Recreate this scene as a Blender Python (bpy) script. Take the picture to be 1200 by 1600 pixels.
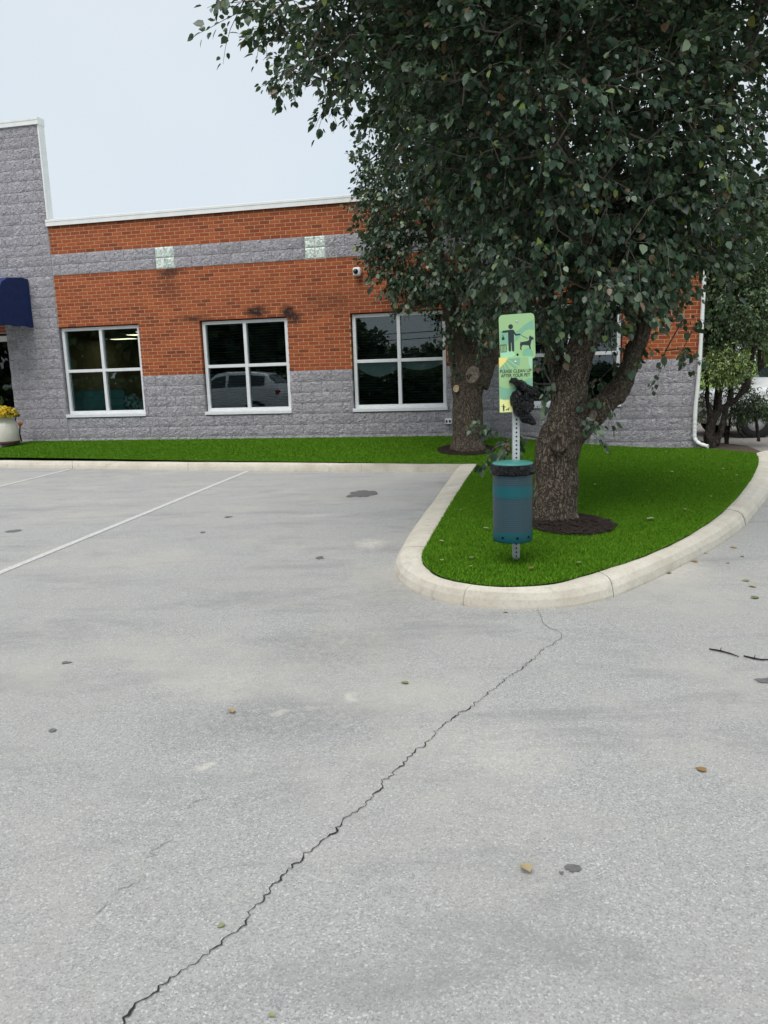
import bpy, bmesh, math, random
import numpy as np
from mathutils import Vector, Matrix, noise as mnoise
from mathutils.geometry import delaunay_2d_cdt
random.seed(7); RNG = np.random.default_rng(7)
S = bpy.context.scene; C = S.collection
for o in list(bpy.data.objects): bpy.data.objects.remove(o)

# ---------------------------------------------------------------- camera
F = 1200.0; EYE = 1.5; VX, VY = 805.0, 7400.0           # focal length in photo pixels, eye height, vertical vanishing point
Dn = np.array([VX-600, VY-800, F]); Dn /= np.linalg.norm(Dn)
AZ = -Dn; AY = np.array([0, 0, 1.]) - Dn*Dn[2]; AY /= np.linalg.norm(AY); AX = np.cross(AY, AZ)
R = np.array([AX, AY, AZ]); CAM = np.array([0, 0, EYE])
cd = bpy.data.cameras.new('camera'); cam = bpy.data.objects.new('camera', cd); C.objects.link(cam); S.camera = cam
cd.sensor_fit = 'VERTICAL'; cd.sensor_height = 36; cd.lens = 36*F/1600; cd.clip_start = .05; cd.clip_end = 2000
rt, up, bk = R@[1, 0, 0], R@[0, -1, 0], R@[0, 0, -1]
cam.matrix_world = Matrix(((rt[0], up[0], bk[0], 0), (rt[1], up[1], bk[1], 0), (rt[2], up[2], bk[2], EYE), (0, 0, 0, 1)))

# ---------------------------------------------------------------- sky, sun, exposure
SUN_EL, SUN_AZ = math.radians(60), math.radians(203)     # azimuth measured from +Y clockwise
w = bpy.data.worlds.new('World'); S.world = w; w.use_nodes = True
nt = w.node_tree; nt.nodes.clear()
def N(nt, t, **k):
    n = nt.nodes.new(t)
    for a, b in k.items():
        if a in n.inputs.keys() if isinstance(a, str) else False: n.inputs[a].default_value = b
        else: setattr(n, a, b)
    return n
sky = N(nt, 'ShaderNodeTexSky', sky_type='NISHITA', sun_disc=False, sun_elevation=SUN_EL, sun_rotation=SUN_AZ, air_density=1.0, dust_density=3.0)
tc = N(nt, 'ShaderNodeTexCoord'); cn = N(nt, 'ShaderNodeTexNoise'); cn.inputs['Scale'].default_value = 2.2; cn.inputs['Detail'].default_value = 4
nt.links.new(tc.outputs['Generated'], cn.inputs['Vector'])
cr = N(nt, 'ShaderNodeValToRGB'); cr.color_ramp.elements[0].position = .3; cr.color_ramp.elements[1].position = .75
cr.color_ramp.elements[0].color = (3.95, 4.42, 4.80, 1); cr.color_ramp.elements[1].color = (4.4, 4.72, 4.98, 1)
nt.links.new(cn.outputs['Fac'], cr.inputs['Fac'])
mx = N(nt, 'ShaderNodeMix', data_type='RGBA'); mx.inputs['Factor'].default_value = .9
nt.links.new(sky.outputs['Color'], mx.inputs['A']); nt.links.new(cr.outputs['Color'], mx.inputs['B'])
bg = N(nt, 'ShaderNodeBackground'); bg.inputs['Strength'].default_value = .1
nt.links.new(mx.outputs['Result'], bg.inputs['Color']); ow = N(nt, 'ShaderNodeOutputWorld'); nt.links.new(bg.outputs[0], ow.inputs[0])
sl = bpy.data.lights.new('sun', 'SUN'); sl.energy = 1.5; sl.angle = math.radians(45); sl.color = (1, .97, .92)
so = bpy.data.objects.new('sun', sl); C.objects.link(so)
sd = Vector((math.sin(SUN_AZ)*math.cos(SUN_EL), math.cos(SUN_AZ)*math.cos(SUN_EL), math.sin(SUN_EL)))
so.rotation_euler = sd.to_track_quat('Z', 'Y').to_euler(); so.location = (0, -5, 20)
S.view_settings.view_transform = 'Standard'; S.view_settings.look = 'None'; S.view_settings.gamma = 1
S.view_settings.use_curve_mapping = False; S.view_settings.exposure = 0.88
S.render.resolution_x, S.render.resolution_y = 768, 1024

# ---------------------------------------------------------------- geometry from pixels
def ray(px, py): return R@np.array([(px-600)/F, (py-800)/F, 1.])
def sm(t): t = np.clip(t, 0, 1); return t*t*(3-2*t)
TH, D0 = -.2194, 14.26                                     # the facade's heading and distance
WD = np.array([math.cos(TH), math.sin(TH), 0]); WN = np.array([-math.sin(TH), math.cos(TH), 0])
def asph(x, y): return -.10*sm((x-1.5)/4)*sm((y-5)/5)
def turfz(x, y):
    dw = D0-(x*WN[0]+y*WN[1])
    return asph(x, y)+.135+.16*(1-sm((x-1)/4))*sm(1-dw/3.2)
def hit(px, py, fn=asph, off=0):
    r = ray(px, py); t = -EYE/r[2]
    for _ in range(30):
        p = CAM+r*t; t = (fn(p[0], p[1])+off-EYE)/r[2]
    return CAM+r*t
def at(px, py, Y): r = ray(px, py); return CAM+r*(Y/r[1])   # a point on the ray at forward distance Y
def wall(px, py, dep=0.): r = ray(px, py); p = CAM+r*((D0+dep)/(r@WN)); return float(p@WD), float(p[2])
def topx(p):
    q = R.T@(np.asarray(p)-CAM); return q[0]/q[2]*F+600, q[1]/q[2]*F+800, q[2]
def bworld(u, y, z): return Vector(WD*u+WN*(D0+y)+np.array([0, 0, z]))

# ---------------------------------------------------------------- helpers
def tag(o, label=None, cat=None, group=None, kind=None, category=None):
    cat = cat or category
    for k, v in (('label', label), ('category', cat), ('group', group), ('kind', kind)):
        if v: o[k] = v
    return o
def empty(name, loc=(0, 0, 0), rz=0, **k):
    o = bpy.data.objects.new(name, None); C.objects.link(o); o.location = loc; o.rotation_euler = (0, 0, rz); o.empty_display_size = .2
    return tag(o, **k)
def link(name, me, mat=None, parent=None, loc=(0, 0, 0), rot=(0, 0, 0), scale=(1, 1, 1), **k):
    o = bpy.data.objects.new(name, me); C.objects.link(o)
    if parent: o.parent = parent
    o.location = loc; o.rotation_euler = rot; o.scale = scale
    if mat and not me.materials: me.materials.append(mat)
    return tag(o, **k)
def npmesh(name, V, Fc, smooth=False):
    V = np.asarray(V, np.float32); Fc = np.asarray(Fc, np.int32); n, k = Fc.shape
    me = bpy.data.meshes.new(name); me.vertices.add(len(V)); me.vertices.foreach_set('co', V.ravel())
    me.loops.add(n*k); me.loops.foreach_set('vertex_index', Fc.ravel())
    me.polygons.add(n); me.polygons.foreach_set('loop_start', np.arange(0, n*k, k, dtype=np.int32))
    me.update(calc_edges=True)
    if smooth: me.polygons.foreach_set('use_smooth', np.ones(n, bool))
    return me
class MB:
    def __init__(s): s.v = []; s.f = []
    def add(s, v, f):
        b = len(s.v); s.v += [tuple(map(float, p)) for p in v]; s.f += [tuple(i+b for i in q) for q in f]; return s
    def box(s, x0, x1, y0, y1, z0, z1, ch=0):
        if ch:
            bm = bmesh.new(); bmesh.ops.create_cube(bm, size=1)
            for v in bm.verts: v.co = ((x0+x1)/2+v.co.x*(x1-x0), (y0+y1)/2+v.co.y*(y1-y0), (z0+z1)/2+v.co.z*(z1-z0))
            bmesh.ops.bevel(bm, geom=bm.edges[:], offset=ch, segments=2, affect='EDGES', profile=.5)
            bm.verts.index_update(); s.add([v.co for v in bm.verts], [[v.index for v in f.verts] for f in bm.faces]); bm.free(); return s
        return s.add([(x0, y0, z0), (x1, y0, z0), (x1, y1, z0), (x0, y1, z0), (x0, y0, z1), (x1, y0, z1), (x1, y1, z1), (x0, y1, z1)],
                     [(0, 3, 2, 1), (4, 5, 6, 7), (0, 1, 5, 4), (1, 2, 6, 5), (2, 3, 7, 6), (3, 0, 4, 7)])
    def tube(s, pts, rad, k=10, cap=True):
        pts = [Vector(p) for p in pts]; rad = rad if hasattr(rad, '__len__') else [rad]*len(pts); V = []; Fs = []
        ref = Vector((.31, .87, .2))
        for i, p in enumerate(pts):
            t = (pts[min(i+1, len(pts)-1)]-pts[max(i-1, 0)]).normalized(); a = t.cross(ref).normalized(); b = t.cross(a); ref = a.cross(t)
            for j in range(k):
                an = 2*math.pi*j/k; V.append(p+(a*math.cos(an)+b*math.sin(an))*rad[i])
        for i in range(len(pts)-1):
            for j in range(k): Fs.append((i*k+j, i*k+(j+1) % k, (i+1)*k+(j+1) % k, (i+1)*k+j))
        if cap: Fs += [tuple(range(k)), tuple(range(len(V)-1, len(V)-k-1, -1))]
        return s.add(V, Fs)
    def lathe(s, prof, k=32, c=(0, 0, 0), wob=None):
        V = []; Fs = []
        for i, (r, z) in enumerate(prof):
            for j in range(k):
                a = 2*math.pi*j/k; rr = r+(wob(i, a) if wob else 0); V.append((c[0]+rr*math.cos(a), c[1]+rr*math.sin(a), c[2]+z))
        for i in range(len(prof)-1):
            for j in range(k): Fs.append((i*k+j, i*k+(j+1) % k, (i+1)*k+(j+1) % k, (i+1)*k+j))
        return s.add(V, Fs)
    def mesh(s, name='part', smooth=False):
        me = bpy.data.meshes.new(name); me.from_pydata(s.v, [], s.f); me.update()
        if smooth: me.polygons.foreach_set('use_smooth', np.ones(len(me.polygons), bool))
        return me
    def build(s, name, mat, parent=None, smooth=False, **k): return link(name, s.mesh(name, smooth), mat, parent, **k)
def flat(outline, z=0):                                    # a filled n-gon in xy
    return MB().add([(x, y, z) for x, y in outline], [tuple(range(len(outline)))])

# ---------------------------------------------------------------- materials
def mat(name, col=(.5, .5, .5), rough=.7, metal=0, spec=.5):
    m = bpy.data.materials.new(name); m.use_nodes = True; b = m.node_tree.nodes['Principled BSDF']
    b.inputs['Base Color'].default_value = (*col, 1); b.inputs['Roughness'].default_value = rough; b.inputs['Metallic'].default_value = metal
    b.inputs['Specular IOR Level'].default_value = spec
    return m
class G:                                                   # a small node-graph writer
    def __init__(s, m): s.m = m; s.t = m.node_tree; s.b = s.t.nodes['Principled BSDF']
    def n(s, t, ins=None, **k):
        nd = s.t.nodes.new(t)
        for a, b in k.items(): setattr(nd, a, b)
        for a, b in (ins or {}).items():
            if isinstance(b, bpy.types.NodeSocket): s.t.links.new(b, nd.inputs[a])
            else: nd.inputs[a].default_value = b
        return nd
    def pos(s): return s.n('ShaderNodeNewGeometry').outputs['Position']
    def obj(s): return s.n('ShaderNodeTexCoord').outputs['Object']
    def mapv(s, v, scale=(1, 1, 1), loc=(0, 0, 0), rot=(0, 0, 0)): return s.n('ShaderNodeMapping', {'Vector': v, 'Scale': scale, 'Location': loc, 'Rotation': rot}).outputs[0]
    def noise(s, v, sc, det=4, rough=.55, dist=0): return s.n('ShaderNodeTexNoise', {'Vector': v, 'Scale': sc, 'Detail': det, 'Roughness': rough, 'Distortion': dist}).outputs['Fac']
    def vor(s, v, sc, feat='F1', out='Distance'): return s.n('ShaderNodeTexVoronoi', {'Vector': v, 'Scale': sc}, feature=feat).outputs[out]
    def ramp(s, fac, *st, interp='LINEAR'):
        nd = s.n('ShaderNodeValToRGB', {'Fac': fac}); e = nd.color_ramp; e.interpolation = interp
        while len(e.elements) < len(st): e.elements.new(.5)
        for el, (p, c) in zip(e.elements, st):
            el.position = p; el.color = (*c, 1) if hasattr(c, '__len__') else (c, c, c, 1)
        return nd.outputs['Color']
    def mix(s, f, a, b, bt='MIX'):
        nd = s.n('ShaderNodeMix', data_type='RGBA', blend_type=bt)
        for k, v in (('Factor', f), ('A', a), ('B', b)):
            sk = [i for i in nd.inputs if i.name == k and (i.type == ('VALUE' if k == 'Factor' else 'RGBA'))][0]
            if isinstance(v, bpy.types.NodeSocket): s.t.links.new(v, sk)
            else: sk.default_value = v if k == 'Factor' else (*v, 1)
        return [o for o in nd.outputs if o.type == 'RGBA'][0]
    def math(s, op, a, b=0., c=None):
        nd = s.n('ShaderNodeMath', operation=op)
        for i, v in enumerate((a, b) if c is None else (a, b, c)):
            if isinstance(v, bpy.types.NodeSocket): s.t.links.new(v, nd.inputs[i])
            else: nd.inputs[i].default_value = v
        return nd.outputs[0]
    def rnd(s):                                            # one random number per piece, copied or joined
        return s.math('FRACT', s.math('ADD', s.n('ShaderNodeObjectInfo').outputs['Random'], s.n('ShaderNodeNewGeometry').outputs['Random Per Island']))
    def col(s, c): s.t.links.new(c, s.b.inputs['Base Color']); return s
    def rough(s, c): s.t.links.new(c, s.b.inputs['Roughness']); return s
    def bump(s, h, st=.5, d=.01):
        s.t.links.new(s.n('ShaderNodeBump', {'Height': h, 'Strength': st, 'Distance': d}).outputs[0], s.b.inputs['Normal']); return s
M = {}
def spotmask(g, p, pts, warp=.25, wscale=3.):              # stains with a ragged outline round given places
    wv = g.n('ShaderNodeVectorMath', {0: g.n('ShaderNodeTexNoise', {'Vector': p, 'Scale': wscale, 'Detail': 5}).outputs['Color'], 1: (.5, .5, .5)}, operation='SUBTRACT').outputs[0]
    pv = g.n('ShaderNodeVectorMath', {0: wv, 1: (warp*4,)*3, 2: p}, operation='MULTIPLY_ADD').outputs[0]
    acc = None
    for (c, r, amp) in pts:
        d = g.n('ShaderNodeVectorMath', {0: g.n('ShaderNodeVectorMath', {0: pv, 1: c}, operation='SUBTRACT').outputs[0], 1: (1/r[0], 1/r[1], 1/r[2])}, operation='MULTIPLY').outputs[0]
        l = g.n('ShaderNodeVectorMath', {0: d}, operation='LENGTH').outputs['Value']
        v = g.math('MULTIPLY', g.math('SMOOTH_MIN', g.math('MAXIMUM', g.math('SUBTRACT', 1.4, l), 0.), 1., .2), amp)
        acc = v if acc is None else g.math('MAXIMUM', acc, v)
    return acc

def m_asphalt():
    m = mat('asphalt', rough=.92, spec=.3); g = G(m); p = g.pos()
    agg = g.vor(p, 185, out='Color'); ag = g.n('ShaderNodeSeparateColor', {0: agg}).outputs[0]
    base = g.ramp(ag, (0, .11), (.25, .29), (.6, .39), (.9, .47), (1, .82))
    fine = g.noise(p, 420, 2); base = g.mix(.5, base, g.ramp(fine, (.3, .10), (.7, .58)))
    big = g.noise(p, .7, 9, .72); base = g.mix(g.ramp(big, (.38, 0), (.7, .55)), base, (.40, .385, .36), 'MIX')
    mid = g.noise(g.mapv(p, (.8, 2.2, 1), rot=(0, 0, .5)), 1.0, 9, .72, .4); base = g.mix(g.ramp(mid, (.50, 0), (.66, .55)), base, (.22, .222, .225))
    dust = g.noise(g.mapv(p, loc=(7, 3, 0)), .8, 9, .7); base = g.mix(g.ramp(dust, (.5, 0), (.68, .55)), base, (.47, .445, .405))
    H = lambda x, y: tuple(hit(x, y))
    pale = spotmask(g, p, [(H(350, 1070), (.28, .2, 1), .22), (H(440, 1113), (.03, .03, 1), .8), (H(548, 1090), (.03, .05, 1), .55), (H(490, 1105), (.04, .02, 1), .4), (H(322, 1196), (.03, .022, 1), .8),
                           (H(580, 850), (.12, .2, 1), .6), (H(500, 805), (.3, .1, 1), .35), (H(780, 1170), (.25, .25, 1), .25), (H(1030, 885), (.3, .35, 1), .5), (H(250, 880), (.5, .4, 1), .15)], .05, 7)
    pn = g.ramp(g.noise(p, 22, 5, .7), (.36, .25), (.6, 1.2)); base = g.mix(g.math('MULTIPLY', pale, pn), base, (.62, .58, .52))
    dark = spotmask(g, p, [(H(430, 1130), (.5, .22, 1), .5), (H(520, 1010), (.4, .35, 1), .45), (H(620, 930), (.25, .5, 1), .4), (H(690, 960), (.5, .15, 1), .3)], .06, 3)
    base = g.mix(g.math('MULTIPLY', g.math('MULTIPLY', dark, .62), pn), base, (.14, .14, .14))
    base = g.mix(1., base, (1.03, 1.035, 1.02), 'MULTIPLY'); g.col(base).bump(g.math('ADD', g.math('MULTIPLY', ag, .5), fine), .55, .006); return m
def m_plain(name, c1, c2, sc, rough=.8, bump=.3, bd=.004, spec=.4, det=5):
    m = mat(name, rough=rough, spec=spec); g = G(m); p = g.pos(); f = g.noise(p, sc, det, .6)
    g.col(g.ramp(f, (.3, c1), (.7, c2))).bump(g.noise(p, sc*4, 3), bump, bd); return m
M['asphalt'] = m_asphalt()
def m_kerb():
    m = mat('kerb_concrete', rough=.9, spec=.3); g = G(m); p = g.pos()
    c = g.ramp(g.noise(p, 3, 5, .65), (.3, (.47, .43, .355)), (.65, (.60, .565, .49)))
    c = g.mix(g.ramp(g.noise(p, 55, 3), (.5, 0), (.75, .4)), c, (.33, .31, .26)); c = g.mix(g.ramp(g.noise(p, 9, 5, .7), (.56, 0), (.7, .5)), c, (.32, .30, .25))
    g.col(c).bump(g.noise(p, 120, 4), .5, .004); return m
M['kerb'] = m_kerb()
M['joint'] = mat('crack_dirt', (.035, .033, .03), .95, spec=.1)
M['line_paint'] = m_plain('road_paint', (.40, .40, .39), (.62, .62, .60), 30, .8, .4, .003, det=7)
M['faint'] = mat('faint_crack', (.20, .195, .185), .95, spec=.1)
M['stain'] = m_plain('oil_stain', (.09, .09, .09), (.17, .17, .17), 30, .7)
def m_turf():
    m = mat('turf_base', rough=.9, spec=.1); g = G(m); p = g.pos()
    g.col(g.ramp(g.noise(p, 90, 3), (.3, (.02, .07, .004)), (.7, (.045, .14, .007)))).bump(g.noise(p, 200, 3), 1, .02); return m
def m_blade():
    m = mat('turf_blade', rough=.62, spec=.12); g = G(m); r = g.n('ShaderNodeNewGeometry').outputs['Random Per Island']
    c = g.ramp(r, (0, (.046, .130, .007)), (.5, (.082, .218, .008)), (.85, (.12, .285, .011)), (1, (.18, .28, .025)))
    c = g.mix(g.ramp(g.noise(g.pos(), 1.3, 3), (.4, 0), (.7, .35)), c, (.092, .22, .008)); g.col(c); return m
M['turf'] = m_turf(); M['blade'] = m_blade()
def m_brick():
    m = mat('brick', rough=.85, spec=.3); g = G(m); p = g.pos(); r = g.rnd()
    c = g.ramp(r, (0, (.15, .036, .016)), (.12, (.27, .060, .022)), (.6, (.33, .080, .029)), (.9, (.40, .100, .034)), (1, (.17, .042, .019)))
    c = g.mix(g.ramp(g.noise(p, 45, 4), (.35, 0), (.75, .5)), c, (.22, .048, .019))
    c = g.mix(g.ramp(g.noise(p, 1.2, 4), (.5, 0), (.75, .3)), c, (.42, .115, .042))
    st = brick_stain(g, p); c = g.mix(st, c, (.016, .012, .011))
    g.col(c).bump(g.noise(p, 150, 3), .35, .004); return m
def brick_stain(g, p):
    B = lambda x, y: tuple(bworld(*[wall(x, y)[0], 0, wall(x, y)[1]]))
    a = spotmask(g, p, [(B(450, 487), (.13, .13, .13), 1), (B(400, 487), (.22, .2, .10), .9), (B(458, 495), (.17, .2, .12), .8), (B(300, 497), (.30, .2, .07), .6), (B(325, 500), (.3, .2, .05), .5),
                        (B(265, 425), (.3, .2, .10), .6), (B(520, 470), (.6, .3, .22), .30), (B(640, 465), (.5, .3, .2), .25), (B(265, 440), (.15, .2, .4), .3)], .05, 4.5)
    return g.math('MINIMUM', g.math('MULTIPLY', a, g.ramp(g.noise(p, 9, 5, .7), (.34, .4), (.52, 1.3))), .95)
M['brick'] = m_brick()
def m_mortar():
    m = mat('mortar', rough=.95, spec=.2); g = G(m); p = g.pos(); c = g.ramp(g.noise(p, 12, 4), (.3, (.44, .275, .155)), (.7, (.58, .39, .235)))
    g.col(g.mix(brick_stain(g, p), c, (.03, .025, .022))).bump(g.noise(p, 200, 3), .3, .003); return m
M['mortar'] = m_mortar()
def m_block():
    m = mat('split_face_block', rough=.93, spec=.25); g = G(m); p = g.pos(); r = g.rnd()
    n1 = g.noise(g.mapv(p, (1, 1, 1.7)), 21, 7, .74, .8); n2 = g.noise(p, 140, 3)
    c = g.ramp(n1, (.34, (.22, .205, .235)), (.5, (.55, .53, .58)), (.64, (.80, .785, .84)))  # dark and light stops paint in relief shading of the rough face
    c = g.mix(g.ramp(r, (0, .35), (.3, .0), (1, .0)), c, (.36, .345, .37)); c = g.mix(g.ramp(r, (.7, 0), (1, .3)), c, (.62, .60, .65))
    c = g.mix(g.ramp(g.noise(p, 1.6, 4), (.5, 0), (.75, .3)), c, (.47, .43, .44))
    c = g.mix(g.ramp(n2, (.55, 0), (.7, .5)), c, (.14, .13, .14))
    g.col(c).bump(g.math('ADD', g.math('MULTIPLY', n1, 2.), g.math('MULTIPLY', n2, .3)), 1., .04); return m
M['block'] = m_block()
M['block_mortar'] = m_plain('block_mortar', (.27, .26, .27), (.42, .40, .41), 20, .95)
M['white_metal'] = m_plain('white_painted_metal', (.70, .72, .71), (.80, .81, .80), 6, .45, .05, .002)
M['drip_shade'] = mat('painted_drip_shadow', (.02, .02, .02), .9)  # near-black that paints the shade under the coping
M['aluminium'] = m_plain('white_window_frame', (.66, .68, .70), (.75, .77, .79), 10, .4, .05, .002)
def m_glass(name='window_glass', tint=(.70, .80, .80), ior=1.72):
    m = bpy.data.materials.new(name); m.use_nodes = True; t = m.node_tree; t.nodes.clear()
    fr = t.nodes.new('ShaderNodeFresnel'); fr.inputs[0].default_value = ior
    tr = t.nodes.new('ShaderNodeBsdfTransparent'); tr.inputs[0].default_value = (*tint, 1)
    gl = t.nodes.new('ShaderNodeBsdfGlossy'); gl.inputs['Roughness'].default_value = .004; gl.inputs['Color'].default_value = (.92, .96, 1, 1)
    mx = t.nodes.new('ShaderNodeMixShader'); o = t.nodes.new('ShaderNodeOutputMaterial')
    t.links.new(fr.outputs[0], mx.inputs[0]); t.links.new(tr.outputs[0], mx.inputs[1]); t.links.new(gl.outputs[0], mx.inputs[2]); t.links.new(mx.outputs[0], o.inputs[0]); return m
M['glass'] = m_glass()
def m_glassblock():
    m = mat('glass_block', (.62, .72, .66), .12, spec=.8); g = G(m); p = g.pos(); n = g.noise(g.mapv(p, (1, 1, .7)), 16, 3, .5, 1.5)
    g.col(g.ramp(n, (.3, (.30, .40, .35)), (.5, (.55, .64, .58)), (.62, (.78, .84, .80)))).bump(n, .8, .03); return m
M['glass_block'] = m_glassblock()
def m_bark(name, c1, c2, c3):
    m = mat(name, rough=.95, spec=.15); g = G(m); p = g.obj()
    v = g.mapv(p, (1, 1, .16)); n = g.noise(v, 60, 6, .68, 1.6); q = g.vor(g.n('ShaderNodeVectorMath', {0: g.mapv(p, (1, 1, .14)), 1: g.n('ShaderNodeTexNoise', {'Vector': p, 'Scale': 9., 'Detail': 3.}).outputs['Color']}, operation='MULTIPLY_ADD').outputs[0], 58, 'DISTANCE_TO_EDGE')
    h = g.math('ADD', n, g.math('MULTIPLY', g.math('MINIMUM', q, .22), 1.6))
    c = g.ramp(h, (.35, c1), (.7, c2), (1.05, c3)); c = g.mix(g.ramp(g.noise(p, 5, 4), (.55, 0), (.75, .35)), c, (.20, .21, .15))
    g.col(c).bump(h, 1., .035); return m
M['bark'] = m_bark('pear_bark', (.018, .014, .011), (.125, .098, .075), (.34, .29, .23))
M['dark_bark'] = m_bark('shrub_bark', (.02, .017, .014), (.06, .05, .042), (.12, .10, .085))
M['twig'] = m_plain('twig_bark', (.045, .038, .033), (.17, .145, .12), 40, .9)
M['cut'] = m_plain('cut_wood', (.10, .08, .06), (.30, .26, .205), 30, .9, .5, .01)
M['cut_fresh'] = m_plain('fresh_cut_wood', (.42, .26, .12), (.62, .52, .38), 40, .9, .5, .01)
def m_leaf(name, ramp, rough=.36, spec=.5, back=(.10, .14, .08)):
    m = mat(name, rough=rough, spec=spec); g = G(m); r = g.rnd()
    c = g.ramp(r, *ramp); ge = g.n('ShaderNodeNewGeometry'); c = g.mix(g.math('MULTIPLY', ge.outputs['Backfacing'], .35), c, back); g.col(c)
    tl = g.n('ShaderNodeBsdfTranslucent'); g.t.links.new(g.mix(.5, c, (.12, .20, .03)), tl.inputs[0])
    ms = g.n('ShaderNodeMixShader', {0: .16}); out = g.t.nodes['Material Output']
    g.t.links.new(g.b.outputs[0], ms.inputs[1]); g.t.links.new(tl.outputs[0], ms.inputs[2]); g.t.links.new(ms.outputs[0], out.inputs[0]); return m
M['leaf'] = m_leaf('pear_leaf', ((0, (.012, .032, .018)), (.42, (.024, .056, .032)), (.66, (.055, .105, .062)), (.84, (.14, .20, .125)), (.93, (.24, .31, .20)), (.96, (.20, .27, .04)), (.98, (.12, .065, .035)), (1, (.18, .10, .06))))  # palest greens paint in leaf highlights, darkest greens the shade between leaves
M['leaf_fine'] = m_leaf('shrub_leaf', ((0, (.02, .045, .018)), (.6, (.05, .095, .04)), (1, (.13, .19, .07))), back=(.08, .12, .05))
M['leaf_bright'] = m_leaf('bright_leaf', ((0, (.08, .13, .035)), (.6, (.18, .26, .08)), (1, (.32, .40, .12))), back=(.15, .2, .08))
M['leaf_far'] = m_leaf('far_leaf', ((0, (.02, .045, .015)), (.6, (.05, .09, .03)), (1, (.10, .15, .04))))
M['mulch'] = m_plain('mulch', (.012, .008, .007), (.05, .03, .022), 40, .95, 1, .02)
M['lawn'] = m_plain('yellow_green_lawn', (.10, .18, .02), (.20, .30, .04), 5, .9)  # mottled yellow-green grass colour
M['gravel'] = m_plain('gravel_drive', (.22, .20, .18), (.42, .38, .34), 45, .95, .7, .01)
M['soil'] = m_plain('soil', (.05, .035, .025), (.14, .10, .075), 30, .95, .8, .02)
M['concrete'] = m_plain('concrete_walk', (.42, .40, .36), (.55, .53, .48), 5, .9)
M['dry_leaf'] = m_leaf('dry_leaf', ((0, (.30, .17, .07)), (.5, (.40, .29, .15)), (1, (.45, .40, .26))), back=(.4, .3, .2))
M['green_leaf'] = m_leaf('fallen_green_leaf', ((0, (.10, .15, .04)), (1, (.35, .38, .20))), back=(.3, .34, .2))
M['galv'] = m_plain('galvanised_steel', (.46, .49, .50), (.60, .63, .64), 25, .45, .1, .002); M['galv'].node_tree.nodes['Principled BSDF'].inputs['Metallic'].default_value = .35
M['hole'] = mat('punched_hole', (.012, .012, .012), .9, spec=0)
M['sign_green'] = mat('sign_light_green', (.33, .54, .26), .45); M['sign_teal'] = mat('sign_teal_green', (.20, .44, .30), .45)
M['sign_mint'] = mat('sign_mint', (.38, .66, .46), .45); M['sign_yellow'] = mat('sign_yellow', (.86, .74, .24), .45); M['sign_orange'] = mat('sign_pale_yellow', (.80, .82, .34), .45)
M['sign_ink'] = mat('sign_ink', (.012, .028, .035), .5)
def m_bag():
    m = mat('black_plastic_bag', (.002, .0023, .0035), .16, spec=.32); g = G(m); p = g.obj(); g.bump(g.noise(p, 30, 2, .5, 2.5), 1., .03); return m
M['bag'] = m_bag()
def m_bin(perf):
    m = mat('teal_bin_paint' + ('_perforated' if perf else ''), (.005, .085, .105), .45, spec=.35)
    if perf:
        g = G(m); uv = g.n('ShaderNodeTexCoord').outputs['Object']; s = g.n('ShaderNodeSeparateXYZ', {0: uv})
        a = g.math('MULTIPLY', g.math('ARCTAN2', s.outputs[1], s.outputs[0]), 14.); z = g.math('MULTIPLY', s.outputs[2], 215.)
        a2 = g.math('MULTIPLY', a, math.pi/3.5)
        h = g.math('MULTIPLY', g.math('SINE', g.math('ADD', g.math('MULTIPLY', a, 3.), z)), g.math('SINE', g.math('SUBTRACT', g.math('MULTIPLY', a, 3.), z)))
        k = g.ramp(g.math('ADD', g.math('MULTIPLY', h, .5), .5), (.35, 0), (.8, 1))
        g.col(g.mix(k, (.026, .078, .098), (.032, .036, .052)))
    return m
M['bin'] = m_bin(False); M['bin_perf'] = m_bin(True); M['lid'] = mat('lid_paint', (.05, .21, .19), .4)
M['navy'] = m_plain('navy_canvas', (.003, .016, .085), (.006, .026, .13), 8, .7, .2, .004)
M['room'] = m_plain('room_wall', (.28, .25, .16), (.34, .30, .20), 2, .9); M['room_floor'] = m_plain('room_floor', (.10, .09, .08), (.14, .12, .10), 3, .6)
M['sofa'] = m_plain('teal_upholstery', (.18, .40, .40), (.25, .50, .48), 60, .9)
def m_throw():
    m = mat('patterned_throw', rough=.9); g = G(m); p = g.obj(); g.col(g.ramp(g.noise(p, 14, 2, .5, 1), (.47, (.10, .20, .17)), (.52, (.66, .76, .68)))); return m
M['throw'] = m_throw(); M['slat'] = mat('blind_slat', (.10, .12, .12), .6); M['valance'] = mat('valance_cloth', (.62, .62, .60), .9)
M['cam_white'] = mat('camera_white', (.72, .70, .68), .4); M['black_gloss'] = mat('black_gloss', (.008, .009, .012), .1)
M['cream'] = m_plain('cream_enamel', (.60, .58, .50), (.70, .68, .60), 8, .4); M['brown_rim'] = mat('brown_rim', (.06, .022, .015), .7)
M['mum'] = m_leaf('yellow_mum', ((0, (.75, .45, .01)), (1, (.85, .62, .02))), back=(.7, .5, .02)); M['pumpkin'] = m_plain('pumpkin_skin', (.45, .13, .02), (.6, .22, .04), 8, .5)
M['car_white'] = mat('car_white_paint', (.80, .81, .82), .25); M['car_white'].node_tree.nodes['Principled BSDF'].inputs['Coat Weight'].default_value = .6
M['car_glass'] = mat('car_glass', (.02, .03, .035), .05, spec=.8); M['tyre'] = mat('tyre_rubber', (.015, .015, .015), .85); M['rim'] = mat('alloy', (.35, .36, .38), .35, .8)
M['red_lamp'] = mat('tail_lamp', (.35, .02, .015), .25)
lm = bpy.data.materials.new('ceiling_lamp_glow'); lm.use_nodes = True; lb = lm.node_tree.nodes['Principled BSDF']
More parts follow.
